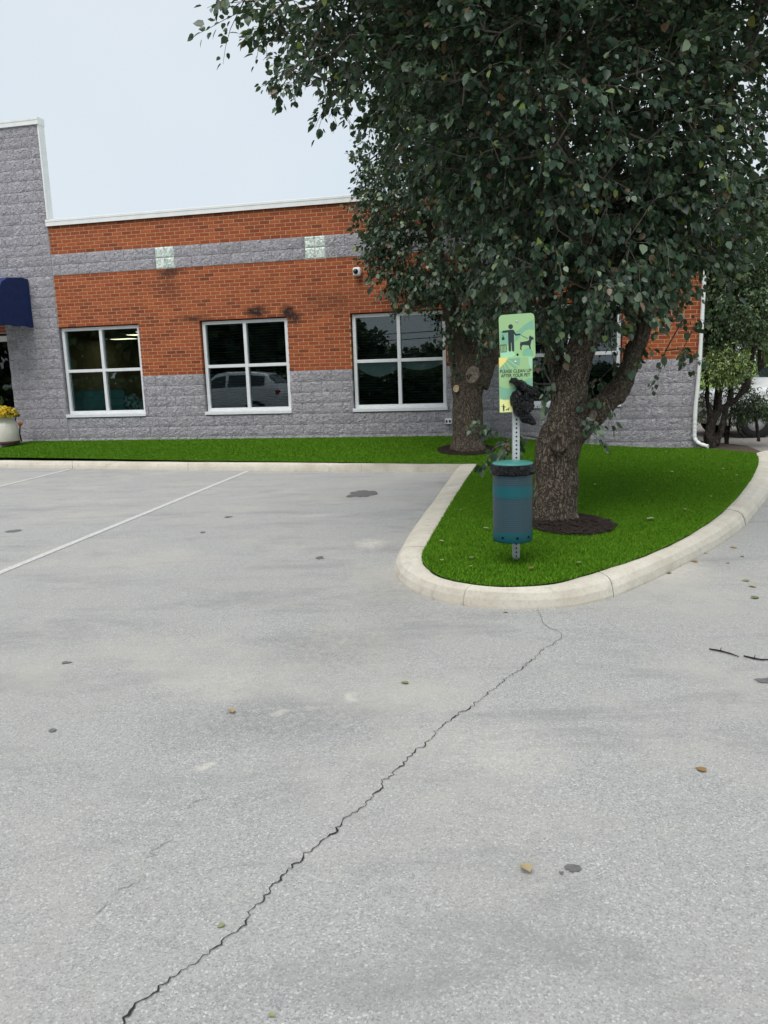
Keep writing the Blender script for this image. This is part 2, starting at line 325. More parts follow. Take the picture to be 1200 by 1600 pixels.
lb.inputs['Emission Color'].default_value = (1, .85, .55, 1); lb.inputs['Emission Strength'].default_value = 2.2; M['lamp'] = lm
M['wood'] = m_plain('weathered_timber', (.10, .07, .05), (.22, .17, .12), 20, .9)

# ---------------------------------------------------------------- ground, drive, lawn
def height_grid(x0, x1, y0, y1, step, fn, off=0):
    xs = np.linspace(x0, x1, max(2, int((x1-x0)/step)+1)); ys = np.linspace(y0, y1, max(2, int((y1-y0)/step)+1))
    X, Y = np.meshgrid(xs, ys); Z = fn(X, Y)+off; n, k = X.shape; i = np.arange(n*k).reshape(n, k)
    return np.stack([X, Y, Z], -1).reshape(-1, 3), np.stack([i[:-1, :-1], i[:-1, 1:], i[1:, 1:], i[1:, :-1]], -1).reshape(-1, 4)
gv = MB().add([(-400, -400, -.32), (400, -400, -.32), (400, 700, -.32), (-400, 700, -.32)], [(0, 1, 2, 3)])
gv.build('ground', M['lawn'], kind='structure')
v, f = height_grid(-40, 9.4, -60, 26, .5, asph); asphalt = link('asphalt', npmesh('asphalt', v, f, True), M['asphalt'], kind='structure')
def polygon_sheet(name, outline, fn, off, m, step=.4, **k):
    out = [Vector((p[0], p[1])) for p in outline]; xs = [p.x for p in out]; ys = [p.y for p in out]
    pts = inside_grid(outline, step); allp = out+[Vector(p) for p in pts]; n = len(out)
    r = delaunay_2d_cdt(allp, [], [list(range(n))], 1, 1e-5)
    V = [(p.x, p.y, float(fn(p.x, p.y))+off) for p in r[0]]; me = bpy.data.meshes.new(name); me.from_pydata(V, [], [tuple(q) for q in r[2]]); me.update()
    return link(name, me, m, **k)
def inpoly(P, poly):
    x, y = P[:, 0], P[:, 1]; c = np.zeros(len(P), bool); n = len(poly); j = n-1
    for i in range(n):
        xi, yi = poly[i][:2]; xj, yj = poly[j][:2]
        if yi != yj: c ^= ((yi > y) != (yj > y)) & (x < (xj-xi)*(y-yi)/(yj-yi)+xi)
        j = i
    return c
def inside_grid(poly, step):
    a = np.array([p[:2] for p in poly]); mn, mxx = a.min(0), a.max(0)
    X, Y = np.meshgrid(np.arange(mn[0]+step/2, mxx[0], step), np.arange(mn[1]+step/2, mxx[1], step)); P = np.stack([X.ravel(), Y.ravel()], 1)
    P = P[inpoly(P, poly)]
    keep = np.ones(len(P), bool)
    for i in range(len(a)):
        p, q = a[i-1], a[i]; d = q-p; L = max(d@d, 1e-9); t = np.clip(((P-p)@d)/L, 0, 1); keep &= np.linalg.norm(P-(p+t[:, None]*d), axis=1) > step*.25
    return P[keep].tolist()

# ---------------------------------------------------------------- kerb and turf
def spline(pts, step=.12):
    P = [np.array(p, float) for p in pts]; out = []
    for i in range(len(P)-1):
        a, b, c, d = P[max(i-1, 0)], P[i], P[i+1], P[min(i+2, len(P)-1)]; n = max(2, int(np.linalg.norm(c-b)/step))
        for j in range(n):
            t = j/n; out.append(.5*((2*b)+(c-a)*t+(2*a-5*b+4*c-d)*t*t+(3*b-a-3*c+d)*t**3))
    return out+[P[-1]]
kz = lambda x, y: asph(x, y)+.125
# (asphalt edge, turf edge) pixel pairs along the kerb
K1 = [((-60, 730), (-60, 719)), ((110, 733), (110, 720)), ((290, 735), (290, 722)), ((500, 737), (500, 723.5)), ((640, 737), (640, 725)), ((712, 737.5), (746, 725))]
K2 = [((712, 737.5), (746, 725)), ((680, 784), (715, 771)), ((646, 832), (690, 812)), ((624, 868), (668, 850)), ((617, 892), (659, 872)), ((630, 914), (668, 890)), ((668, 934), (694, 904)), ((722, 947), (741, 914)),
      ((800, 952), (800, 917.5)), ((880, 950), (868, 912)), ((957, 934), (934, 894)), ((1030, 902), (1003, 871)), ((1100, 866), (1075, 838)), ((1160, 826), (1130, 800)), ((1200, 778), (1168, 758)), ((1216, 745), (1185, 724)), ((1206, 712), (1181, 708.5))]
def edge(Ks): return spline([hit(*a)[:2] for a, b in Ks]), spline([hit(*b, kz)[:2] for a, b in Ks])
def resample(pl, n):
    pl = np.array(pl); d = np.r_[0, np.cumsum(np.linalg.norm(np.diff(pl, axis=0), axis=1))]; t = np.linspace(0, d[-1], n)
    return np.stack([np.interp(t, d, pl[:, i]) for i in range(2)], 1)
kerb = empty('kerb', hit(722, 947), kind='structure')
prof = [(-.0, -.12), (.0, .015), (.07, .062), (.22, .104), (.42, .122), (.8, .130), (1.0, .125), (1.02, -.1)]
def kerb_run(Ks, cuts, e=.006):
    # sections are cut in pixel-pair parameter space
    o, i_ = [hit(*a)[:2] for a, b in Ks], [hit(*b, kz)[:2] for a, b in Ks]
    def ev(P, t):
        k = min(int(t), len(P)-2); s = t-k; a, b, c, d = P[max(k-1, 0)], P[k], P[k+1], P[min(k+2, len(P)-1)]
        return .5*((2*b)+(c-a)*s+(2*a-5*b+4*c-d)*s*s+(3*b-a-3*c+d)*s**3)
    cuts = [0]+cuts+[len(Ks)-1]
    for t0, t1 in zip(cuts[:-1], cuts[1:]):
        ts = np.linspace(t0+e, t1-e, max(3, int((t1-t0)*7))); V = []; Fs = []; k = len(prof)
        for t in ts:
            a, b = ev(o, t), ev(i_, t)
            for s, z in prof:
                q = a+(b-a)*s; zz = asph(*q)+z+.005*mnoise.noise(Vector((q[0]*4, q[1]*4, s*3))); V.append((q[0]+.010*mnoise.noise(Vector((q[0]*11, q[1]*11, 3))), q[1], zz))
        for j in range(len(ts)-1):
            for m_ in range(k-1): Fs.append((j*k+m_, (j+1)*k+m_, (j+1)*k+m_+1, j*k+m_+1))
        Fs += [tuple(range(k)), tuple(range(len(V)-1, len(V)-k-1, -1))]
        mb = MB().add(V, Fs); ob = mb.build('kerb_section', M['kerb'], smooth=False); ob.parent = kerb; ob.matrix_parent_inverse = Matrix.Translation(kerb.location).inverted()
        me = ob.data; bm = bmesh.new(); bm.from_mesh(me); bmesh.ops.recalc_face_normals(bm, faces=bm.faces); bm.to_mesh(me); bm.free()
kerb_run(K1, [1.02, 2.02, 3.4], .0012); kerb_run(K2, [3.2, 7.02, 10.02, 13.1], .009)
v_o1, v_i1 = edge(K1); v_o2, v_i2 = edge(K2)
# dirt caught in the two open joints of the kerb and along its foot
wl = [WD[:2]*u+WN[:2]*D0 for u in np.linspace(wall(1089, 690)[0]+.02, -13.5, 30)]
turf_poly = [tuple(p) for p in v_i1[:-1]]+[tuple(p) for p in v_i2]+[tuple(p-WN[:2]*.012) for p in wl]
turf = polygon_sheet('artificial_turf', turf_poly, turfz, -.004, M['turf'], .35, kind='structure')
def blades(n, poly, ybox, dens_w):
    a = np.array(poly); mn, mxx = a.min(0), a.max(0); P = RNG.random((n*9, 2))*(mxx-mn)+mn
    P = P[inpoly(P, poly)]; P = P[RNG.random(len(P)) < np.clip((8.5/np.maximum(P[:, 1], 5))**2, 0, 1)][:n]
    n = len(P); an = RNG.random(n)*2*np.pi; wd = .0028+.0018*RNG.random(n); h = .010+.009*RNG.random(n); ti = RNG.normal(0, .009, (n, 2))
    sc = np.clip(P[:, 1]/8, .8, 1.7); wd *= sc
    z = turfz(P[:, 0], P[:, 1])-.006; dx = np.stack([np.cos(an), np.sin(an)], 1)*wd[:, None]
    V = np.zeros((n, 3, 3)); V[:, 0, :2] = P-dx; V[:, 1, :2] = P+dx; V[:, 2, :2] = P+ti; V[:, :2, 2] = z[:, None]; V[:, 2, 2] = z+h+.006
    return V.reshape(-1, 3), np.arange(n*3).reshape(n, 3)
front_poly = [p for p in turf_poly]
v, f = blades(620000, front_poly, None, None); link('turf_blades', npmesh('turf_blades', v, f), M['blade'], label='short bright green artificial grass pile inside the kerb', category='grass', kind='stuff')

# ---------------------------------------------------------------- asphalt: crack, lines, stains
def ribbon(pl, wfn, z, name, m, jag=0):
    V = []; Fs = []
    for i, p in enumerate(pl):
        t = pl[min(i+1, len(pl)-1)]-pl[max(i-1, 0)]; nn = np.array([-t[1], t[0]])/max(np.linalg.norm(t), 1e-6); wv = wfn(i/(len(pl)-1))
        wa, wb = wv*(1+jag*random.uniform(-.6, .9)), wv*(1+jag*random.uniform(-.6, .9))
        for q in (p+nn*wa, p-nn*wb): V.append((q[0], q[1], asph(*q)+z))
    for i in range(len(pl)-1): Fs.append((2*i, 2*i+1, 2*i+3, 2*i+2))
    return MB().add(V, Fs).build(name, m, asphalt)
def jagline(px, amp, step=.03, fq=5, jit=.35):
    pl = resample(spline([hit(*p)[:2] for p in px], .1), 2); pl = spline([hit(*p)[:2] for p in px], .1); L = np.linalg.norm(np.diff(np.array(pl), axis=0), axis=1).sum(); pl = resample(pl, int(L/step)); out = []
    for i, p in enumerate(pl):
        t = pl[min(i+1, len(pl)-1)]-pl[max(i-1, 0)]; nn = np.array([-t[1], t[0]])/np.linalg.norm(t); s = i*step
        out.append(p+nn*(amp*mnoise.noise(Vector((s*fq, 1.3, 0)))+amp*.6*mnoise.noise(Vector((s*fq*3.3, 7, 0)))+amp*jit*random.uniform(-1, 1)))
    return out
crk = [(865, 1003), (840, 1025), (800, 1057), (765, 1083), (735, 1105), (703, 1128), (672, 1157), (650, 1180), (632, 1196), (600, 1222), (572, 1250), (548, 1275), (520, 1297), (485, 1333), (450, 1358), (432, 1380), (405, 1415), (370, 1450), (330, 1480), (300, 1508), (262, 1537), (225, 1562), (195, 1593), (180, 1610)]
ribbon(jagline(crk, .024, .011, 9, .34), lambda t: (.0006+.0019*(.25+abs(mnoise.noise(Vector((t*31, 0, 0))))*1.9))*(.5+.5*sm(t*6)), .004, 'crack', M['joint'], .8)
ribbon(jagline([(838, 953), (848, 972), (868, 985), (880, 992), (865, 1003)], .02), lambda t: .0016, .004, 'crack', M['faint'], .7)
for fa in ([(330, 1240), (305, 1255), (290, 1270)], [(262, 1305), (252, 1318), (240, 1338), (228, 1350)], [(222, 1365), (205, 1378), (185, 1398), (176, 1404)], [(165, 1408), (152, 1418), (143, 1430)]): ribbon(jagline(fa, .03, .012, 14), lambda t: .0010*math.sin(math.pi*min(max(t, .03), .97))+.0003, .004, 'crack', M['faint'], .9)
ribbon([hit(390-3, 736.5)[:2]+(hit(-40, 911.5)[:2]-hit(387, 736.5)[:2])*t for t in np.linspace(0, 1, 60)], lambda t: .038+.004*mnoise.noise(Vector((t*40, 0, 0))), .004, 'painted_line', M['line_paint'], .06)
ribbon([hit(109, 733.5)[:2]+(hit(-60, 775)[:2]-hit(109, 733.5)[:2])*t for t in np.linspace(0, 1, 40)], lambda t: .038, .004, 'painted_line', M['line_paint'], .06)
def blot(px, py, rx, ry, name, m, z=.004):
    c = hit(px, py); n = 26; sd_ = random.random()*50
    o = []
    for k in range(n):
        a = 2*math.pi*k/n; s = .85+.45*mnoise.noise(Vector((math.cos(a)*1.6+sd_, math.sin(a)*1.6, sd_)))+.12*random.uniform(-1, 1); o.append((c[0]+rx*s*math.cos(a), c[1]+ry*s*math.sin(a)))
    MB().add([(x, y, asph(x, y)+z) for x, y in o], [tuple(range(n))]).build(name, m, asphalt)
for a in [(566, 772, .20, .34), (895, 1357, .030, .024), (877, 1365, .009, .008), (1195, 1064, .05, .035), (82, 1142, .022, .018), (103, 1036, .03, .02), (500, 872, .04, .05), (22, 830, .09, .07), (357, 808, .05, .05), (317, 832, .03, .04)]:
    blot(*a, 'oil_stain', M['stain'])

# gravel drive, lawn, soil and concrete beside the building
gp = [hit(1216, 745), hit(1203, 712), (5.75, 12.6), (5.6, 13.2), (5.9, 30), (16, 34), (22, 24), (14, 12)]
g0 = lambda x, y: -.098
polygon_sheet('gravel_drive', [(p[0], p[1]) for p in gp], g0, .012, M['gravel'], 1.5, kind='structure')
polygon_sheet('lawn', [(5.4, 21), (40, 22), (60, 80), (5, 80)], lambda x, y: -.05+.02*(y-21), .0, M['lawn'], 4, kind='structure')
soil = [(5.05, 13.0), (5.2, 12.72), (5.75, 12.45), (6.5, 13.0), (6.75, 14.2), (6.4, 15.6), (5.6, 16), (5.0, 15)]
polygon_sheet('soil_bed', soil, lambda x, y: -.085+.05*math.exp(-((x-5.8)**2+(y-14)**2)), .03, M['soil'], .3, kind='structure')

# ---------------------------------------------------------------- the building
bld = empty('office_building', tuple(bworld(0, 0, 0)), TH, label='single-storey brick and grey split-face block building behind the turf', cat='building')
ZG = wall(455, 580)[1]; BC = .2032; BR = BC/3
UL = wall(88, 480)[0]; UR = wall(1092, 600)[0]
Z_BB = ZG+30*BR; Z_BT = Z_BB+2*BC; Z_TOP = Z_BT+8*BR
WZ0, WZ1 = ZG-4*BC, ZG+15*BR; WW = 1.78
wc = [UL+WW/2, np.mean([wall(314, 507)[0], wall(447, 500)[0], wall(322, 648)[0], wall(455, 647)[0]]), np.mean([wall(549, 493)[0], wall(694, 488)[0], wall(555, 645)[0], wall(697, 642)[0]]), wall(967, 636)[0]-WW/2+.02]
HOLES = [(c-WW/2, c+WW/2, WZ0, WZ1) for c in wc]
TZ = wall(40, 203)[1]; TU0 = UL-3.2; UJ = wall(12, 540)[0]; DZ1 = wall(10, 520)[1]     # tower top, its far end, door jamb, lintel
print('ZG %.3f UL %.2f UR %.2f top %.2f tower %.2f UJ %.2f' % (ZG, UL, UR, Z_TOP, TZ, UJ), 'win', [round(float(c), 2) for c in wc])
def holed(u0, u1, z0, z1, holes, y, dep=.22):
    us = sorted({u0, u1, *[h for q in holes for h in q[:2] if u0 < h < u1]}); zs = sorted({z0, z1, *[h for q in holes for h in q[2:] if z0 < h < z1]}); mb = MB()
    for a, b in zip(us[:-1], us[1:]):
        for c, d in zip(zs[:-1], zs[1:]):
            um, zm = (a+b)/2, (c+d)/2
            if any(q[0] < um < q[1] and q[2] < zm < q[3] for q in holes): continue
            mb.add([(a, y, c), (b, y, c), (b, y, d), (a, y, d)], [(0, 1, 2, 3)])
    for q in holes:
        a, b = max(q[0], u0), min(q[1], u1); c, d = max(q[2], z0), min(q[3], z1)
        if a >= b or c >= d: continue
        yy = y+dep
        if q[0] >= u0: mb.add([(a, y, c), (a, yy, c), (a, yy, d), (a, y, d)], [(0, 1, 2, 3)])
        if q[1] <= u1: mb.add([(b, y, c), (b, yy, c), (b, yy, d), (b, y, d)], [(3, 2, 1, 0)])
        if q[3] <= z1: mb.add([(a, y, d), (b, y, d), (b, yy, d), (a, yy, d)], [(3, 2, 1, 0)])
        if q[2] >= z0: mb.add([(a, y, c), (b, y, c), (b, yy, c), (a, yy, c)], [(0, 1, 2, 3)])
    return mb
DOORH = (TU0, UJ, -.3, DZ1); HB = [(a-.012, b+.012, c-.012, d+.012) for a, b, c, d in HOLES]
holed(UL, UR-.02, ZG, Z_TOP+.02, HB, .0048).build('mortar_bed', M['mortar'], bld)
holed(UL, UR-.02, -.3, ZG, HB, .0045).build('mortar_bed', M['block_mortar'], bld)
holed(TU0, UL, -.3, TZ, [DOORH], .0035).build('mortar_bed', M['block_mortar'], bld)
sh = MB().box(UR-.25, UR-.012, .10, 11, -.3, Z_TOP); sh.build('side_wall', M['block'], bld)
MB().box(UL-.3, UR-.02, .28, 11, Z_TOP-.42, Z_TOP-.36).build('roof_deck', M['white_metal'], bld)
MB().box(UL-.3, UR-.02, 10.9, 11.1, -.3, Z_TOP).build('rear_wall', M['block'], bld)
MB().box(UL-.1, UR-.02, .24, .27, Z_TOP-.4, Z_TOP).build('parapet_back', M['white_metal'], bld)
# pieces: rows of bricks and blocks
pieces = {'brick': [], 'block': []}
def rows(kind, u0, u1, z0, n, h, L, holes, off0=0., joint=.0105):
    for r in range(n):
        za, zb = z0+r*h, z0+(r+1)*h; zm = (za+zb)/2
        segs = [(u0, u1)]
        for q in holes:
            if q[2] < zm < q[3]:
                ns = []
                for a, b in segs:
                    if q[1] <= a or q[0] >= b: ns.append((a, b)); continue
                    if q[0] > a: ns.append((a, q[0]))
                    if q[1] < b: ns.append((q[1], b))
                segs = ns
        st = off0+(L/2 if r % 2 else 0)
        for a, b in segs:
            k = math.floor((a-st)/L)
            while st+k*L < b:
                s, e = max(st+k*L, a), min(st+(k+1)*L, b); k += 1
                if e-s > .03: pieces[kind].append((s+joint/2, e-joint/2, za+joint/2, zb-joint/2))
rows('brick', UL, UR, ZG, 30, BR, BC, HOLES, .03); 
rows('brick', UL, UR, Z_BT, 8, BR, BC, HOLES, .09)
GB = [(wall(x, y)[0], wall(x, y)[0]) for x, y in ((257, 402), (492, 386))]
GBH = [(c-.2, c+.2, Z_BB, Z_BT) for c, _ in GB]
rows('block', UL, UR, Z_BB, 2, BC, 2*BC, GBH, .1, .007)
rows('block', UL, UR, ZG-8*BC, 8, BC, 2*BC, HOLES, .15, .006)
k_lo = int((ZG+.6)/BC); n_t = int(round((TZ-(ZG-8*BC))/BC)); TZ = ZG-8*BC+n_t*BC
rows('block', UJ, UL-.004, ZG-8*BC, n_t, BC, 2*BC, [], UJ+.02, .006)
rows('block', TU0, UJ, Z_BB-2*BC, n_t-int(round((Z_BB-2*BC-(ZG-8*BC))/BC)), BC, 2*BC, [], UJ+.02, .006)
rows('brick', TU0, UJ, DZ1, int((Z_BB-2*BC-DZ1)/BR), BR, BC, [], 0.)
# a brick: box with a chamfered face; front towards -y
def brick_mesh():
    c = .07; d = .16; vs = [(-.5, .09, -.5), (.5, .09, -.5), (.5, .09, .5), (-.5, .09, .5), (-.5, .004, -.5), (.5, .004, -.5), (.5, .004, .5), (-.5, .004, .5),
          (-.5+.015, 0, -.5+.05), (.5-.015, 0, -.5+.05), (.5-.015, 0, .5-.05), (-.5+.015, 0, .5-.05)]
    fs = [(0, 1, 5, 4), (1, 2, 6, 5), (2, 3, 7, 6), (3, 0, 4, 7), (4, 5, 9, 8), (5, 6, 10, 9), (6, 7, 11, 10), (7, 4, 8, 11), (8, 9, 10, 11), (3, 2, 1, 0)]
    return vs, fs
def block_mesh(seed):
    rr = random.Random(seed); nx, nz = 7, 4; vs = []; fs = []
    for j in range(nz+1):
        for i in range(nx+1):
            e = i in (0, nx) or j in (0, nz); x = -.5+i/nx; z = -.5+j/nz
            y = (-.004-.008*rr.random()) if e else -.004-.016*(.5+.5*mnoise.noise(Vector((x*6+seed*7, z*3, seed))))-.008*rr.random()
            if not e: x += rr.uniform(-.03, .03); z += rr.uniform(-.05, .05)
            vs.append((x, y, z))
    for j in range(nz):
        for i in range(nx): a = j*(nx+1)+i; fs.append((a, a+1, a+nx+2, a+nx+1))
    b = len(vs); vs += [(-.5, .1, -.5), (.5, .1, -.5), (.5, .1, .5), (-.5, .1, .5)]
    t = nz*(nx+1); fs += [tuple([b, b+1]+list(range(nx, -1, -1))), tuple([b+2, b+3]+list(range(t, t+nx+1))), tuple([b+1, b+2]+[j*(nx+1)+nx for j in range(nz, -1, -1)]), tuple([b+3, b]+[j*(nx+1) for j in range(nz+1)])]
    return vs, fs
var = {'brick': [brick_mesh()], 'block': [block_mesh(s) for s in range(8)]}
meshes = {k: [MB().add(*q).mesh(k) for q in var[k]] for k in var}
for k in meshes:
    for me in meshes[k]: me.materials.append(M[k])
def seen(s):
    u, z = (s[0]+s[1])/2, (s[2]+s[3])/2; x, y, d = topx(bworld(u, 0, z))
    hid = (x > 585+.45*max(0, y-420) and y < 480) or (700 < x < 770 and y > 480) or (780 < x < 1000 and not (y > 640 and x > 920)) or (x > 1000 and y < 490)
    return (not (x < -5 or x > 1100 or hid)), d
for k in pieces:
    info = sorted([((not seen(s)[0]), seen(s)[1], i) for i, s in enumerate(pieces[k])]); pick = {i for h, d, i in info[:300] if not h}
    mb = MB()
    for i, s in enumerate(pieces[k]):
        vi = random.randrange(len(var[k])); cx, cz, sx, sz = (s[0]+s[1])/2, (s[2]+s[3])/2, s[1]-s[0], s[3]-s[2]; fl = random.choice((1, -1)) if k == 'block' else 1
        if i in pick: link(k, meshes[k][vi], None, bld, (cx, 0, cz), scale=(sx, 1, sz))
        else: mb.add([(cx+x*sx, y, cz+z*sz) for x, y, z in var[k][vi][0]], var[k][vi][1])
    ob = mb.build(k+'work', M[k], bld); ob['kind'] = 'stuff'
    print(k, len(pieces[k]), 'single', len(pick))
# coping
def coping(u0, u1, z, name='coping', y0=-.04, y1=.30):
    P = [(y0, -.02), (y0-.006, -.02), (y0-.006, .055), (y0-.012, .06), (y0-.012, .098), (y0+.02, .11), (y1, .118), (y1, -.02)]; n = len(P)
    for s, e in zip(np.arange(u0, u1, 3.05), list(np.arange(u0+3.05, u1, 3.05))+[u1]):
        MB().add([(uu, y, z+zz) for uu in (s+.001, e-.001) for y, zz in P], [(i, i+n, (i+1) % n+n, (i+1) % n) for i in range(n)]+[tuple(range(n)), tuple(range(2*n-1, n-1, -1))]).build(name, M['white_metal'], bld)
coping(UL-.02, UR+.05, Z_TOP+.012); MB().box(UL, UR+.03, -.045, .01, Z_TOP-.012, Z_TOP-.002).build('coping_drip_shadow', M['drip_shade'], bld)  # the dark strip stands in for the coping's drip shadow
coping(TU0, UL+.04, TZ+.005, y1=.17); MB().box(UL+.002, UL+.03, -.02, .16, Z_TOP+.132, TZ+.004).build('corner_trim', M['white_metal'], bld)
MB().box(TU0, UL, .1, .15, Z_TOP-.4, TZ).build('tower_core', M['block'], bld)
# glass blocks
for (u0, u1, z0, z1) in GBH:
    MB().box(u0, u1, .0034, .07, z0, z1).build('glass_block_bed', M['block_mortar'], bld)
    for i in range(2):
        for j in range(2):
            a, b, c, d = u0+i*.2+.006, u0+(i+1)*.2-.006, z0+j*BC+.006, z0+(j+1)*BC-.006
            mb = MB().add([(a, .003, c), (b, .003, c), (b, .003, d), (a, .003, d), (a+.018, -.007, c+.018), (b-.018, -.007, c+.018), (b-.018, -.007, d-.018), (a+.018, -.007, d-.018)], [(4, 5, 6, 7), (0, 1, 5, 4), (1, 2, 6, 5), (2, 3, 7, 6), (3, 0, 4, 7)])
            mb.build('glass_block', M['glass_block'], bld)
# windows
FY = .07
for wi, c in enumerate(wc):
    u0, u1 = c-WW/2, c+WW/2; z0, z1 = WZ0+.0, WZ1; fw = .062
    wn = empty('window'); wn.parent = bld; wn.location = (c, FY, z0)
    H_ = z1-z0; W2 = WW/2
    MB().box(-W2+.012, -W2+.012+fw, 0, .11, .075, H_-.012, .004).build('frame', M['aluminium'], wn); MB().box(W2-.012-fw, W2-.012, 0, .11, .075, H_-.012, .004).build('frame', M['aluminium'], wn)
    MB().box(-W2+.012+fw, W2-.012-fw, .001, .109, H_-.012-fw, H_-.0125, .004).build('frame', M['aluminium'], wn); MB().box(-W2+.012+fw, W2-.012-fw, .001, .109, .076, .076+fw, .004).build('frame', M['aluminium'], wn)
    MB().box(-W2-.015, W2+.015, -.105, .10, .012, .074, .006).build('sill', M['aluminium'], wn)
    zm = (.076+H_)/2; MB().box(-.032, .032, -.002, .107, .076+fw, H_-.012-fw, .004).build('mullion', M['aluminium'], wn)
    for s in (-1, 1): MB().box(min(s*.0325, s*(W2-.0125-fw)), max(s*.0325, s*(W2-.0125-fw)), -.001, .106, zm-.03, zm+.03, .004).build('transom', M['aluminium'], wn)
    for s in (-1, 1):
        for q in (0, 1):
            a, b = sorted((s*.033, s*(W2-.013-fw))); e, d = ((.077+fw, zm-.031), (zm+.031, H_-.013-fw))[q]
            tl = random.uniform(-.003, .003); MB().box(a, b, .05+tl*.1, .056+tl*.1, e, d).build('pane', M['glass'], wn)
# rooms
RZ0, RZ1 = .33, 2.72
def room(u0, u1, d, m):
    y0 = .23; V = [(u0, y0, RZ0), (u1, y0, RZ0), (u1, d, RZ0), (u0, d, RZ0), (u0, y0, RZ1), (u1, y0, RZ1), (u1, d, RZ1), (u0, d, RZ1)]
    MB().add(V, [(3, 2, 6, 7), (0, 3, 7, 4), (1, 5, 6, 2), (4, 7, 6, 5)]).build('room_wall', m, bld); MB().add(V, [(0, 1, 2, 3)]).build('room_floor', M['room_floor'], bld)
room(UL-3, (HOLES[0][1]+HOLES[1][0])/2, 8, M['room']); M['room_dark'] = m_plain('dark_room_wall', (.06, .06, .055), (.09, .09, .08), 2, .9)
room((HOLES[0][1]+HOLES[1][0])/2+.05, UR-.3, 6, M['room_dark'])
c0 = wc[0]
for i, (du, y) in enumerate(((-.75, 4.6), (.1, 3.6), (.9, 4.4), (-2.2, 6.2))):
    t = empty('ceiling_light', tuple(bworld(c0+du-.9, y, RZ1-.05)), TH, label='lit rectangular ceiling panel seen through the sofa window', cat='ceiling light', group='ceiling lights inside the sofa window')
    MB().box(-.36, .36, -.2, .2, .0, .045).build('housing', M['white_metal'], t); MB().box(-.33, .33, -.17, .17, -.006, -.001).build('diffuser', M['lamp'], t)
# door in the entrance recess
dr = empty('door'); dr.parent = bld; dr.location = (UJ-.55, .42, 0)
for a, b, c, d in ((-.52, -.42, .3, DZ1-.03), (.27, .40, .3, DZ1-.03), (-.42, .27, DZ1-.15, DZ1-.031), (-.42, .27, .3, .55)): MB().box(a, b, 0, .05, c, d, .004).build('stile', M['aluminium'], dr)
MB().box(.42, .52, -.02, .10, .3, DZ1-.005, .004).build('door_frame', M['aluminium'], dr); MB().box(-.42, .27, .02, .026, .55, DZ1-.15).build('pane', M['glass'], dr)
MB().tube([(.335, -.01, 1.02), (.335, -.06, 1.05), (.335, -.06, 1.40), (.335, -.01, 1.43)], .014, 8).build('handle', M['galv'], dr, True)
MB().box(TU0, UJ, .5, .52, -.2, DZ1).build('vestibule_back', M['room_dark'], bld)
# downspout at the corner
ds = [bworld(UR+.01, -.07, 3.9), bworld(UR-.005, -.07, 2.2), bworld(UR-.02, -.07, 1.3), bworld(UR-.05, -.07, .75), bworld(UR-.05, -.07, .33), bworld(UR-.04, -.075, .2), bworld(UR+.03, -.12, .12), bworld(UR+.16, -.20, .075)]
inv = bld.matrix_world.copy(); bpy.context.view_layer.update(); inv = bld.matrix_world.inverted()
dl = [inv@p for p in ds]; mb = MB()
pl = np.array([tuple(p) for p in spline([tuple(p) for p in dl], .025)]); rad = [.034+(.005*math.sin(i*2.1) if i > len(pl)*.84 else .0015*math.sin(i*.3)) for i in range(len(pl))]
mb.tube(pl, rad, 10).build('downspout', M['white_metal'], bld, True)

# ---------------------------------------------------------------- things on and by the facade
uA, zA = wall(45.5, 437); zA1 = wall(48, 512)[1]; zv = wall(47.5, 490)[1]
aw = empty('awning', tuple(bworld(uA, 0, zA)), TH, label='navy blue canvas awning over the entrance door', cat='awning')
PR = [(0, 0), (-.20, .02), (-.62, -.03), (-.80, -.12), (-.92, -.30), (-.98, zv-zA), (-.98, zv-zA), (0, zv-zA)]
V = [(x, y-.03, z) for x in (0, -2.6) for y, z in PR]; n = len(PR); MB().add(V, [(i, i+n, i+n+1, i+1) for i in range(n-1)]+[tuple(range(n)), tuple(range(2*n-1, n-1, -1))]).build('canopy', M['navy'], aw)
zb = zA1-zA; vv = MB(); pts = [(0.006, -.03), (.006, -1.02), (-2.6, -1.02)]
ps = []
for a, b in zip(pts[:-1], pts[1:]):
    for t in np.linspace(0, 1, 24)[:-1]: ps.append((a[0]+(b[0]-a[0])*t, a[1]+(b[1]-a[1])*t))
V = [(x, y, z) for (x, y) in ps for z in (zv-zA+.015, zb+.01*math.sin((x+y)*14))]; vv.add(V, [(2*i, 2*i+1, 2*i+3, 2*i+2) for i in range(len(ps)-1)]); vv.build('valance', M['navy'], aw)
uc, zc = wall(560, 425); sc_ = empty('security_camera', tuple(bworld(uc, -.012, zc)), TH, label='small white dome security camera on the brick wall', cat='camera')
MB().lathe([(0, 0), (.075, 0), (.075, .03), (.06, .05), (0, .05)], 20).build('mount', M['cam_white'], sc_, True, rot=(math.pi/2, 0, 0)); MB().box(-.075, .075, -.14, -.045, -.085, .07, .03).build('housing', M['cam_white'], sc_, True)
MB().lathe([(0, .045), (.03, .035), (.045, .012), (.048, 0), (.048, -.02)], 18).build('lens_dome', M['black_gloss'], sc_, True, loc=(-.015, -.138, -.005), rot=(math.pi/2, 0, 0))
uo, zo = wall(701, 658); ob = empty('outdoor_outlet', tuple(bworld(uo, -.03, zo)), TH, label='small white double outlet box low on the block wall', cat='outlet')
MB().box(-.065, .065, -.03, .02, -.05, .05, .008).build('cover', M['white_metal'], ob)
for s in (-.03, .03): MB().box(s-.016, s+.016, -.034, -.029, -.022, .022, .002).build('socket', M['hole'], ob)
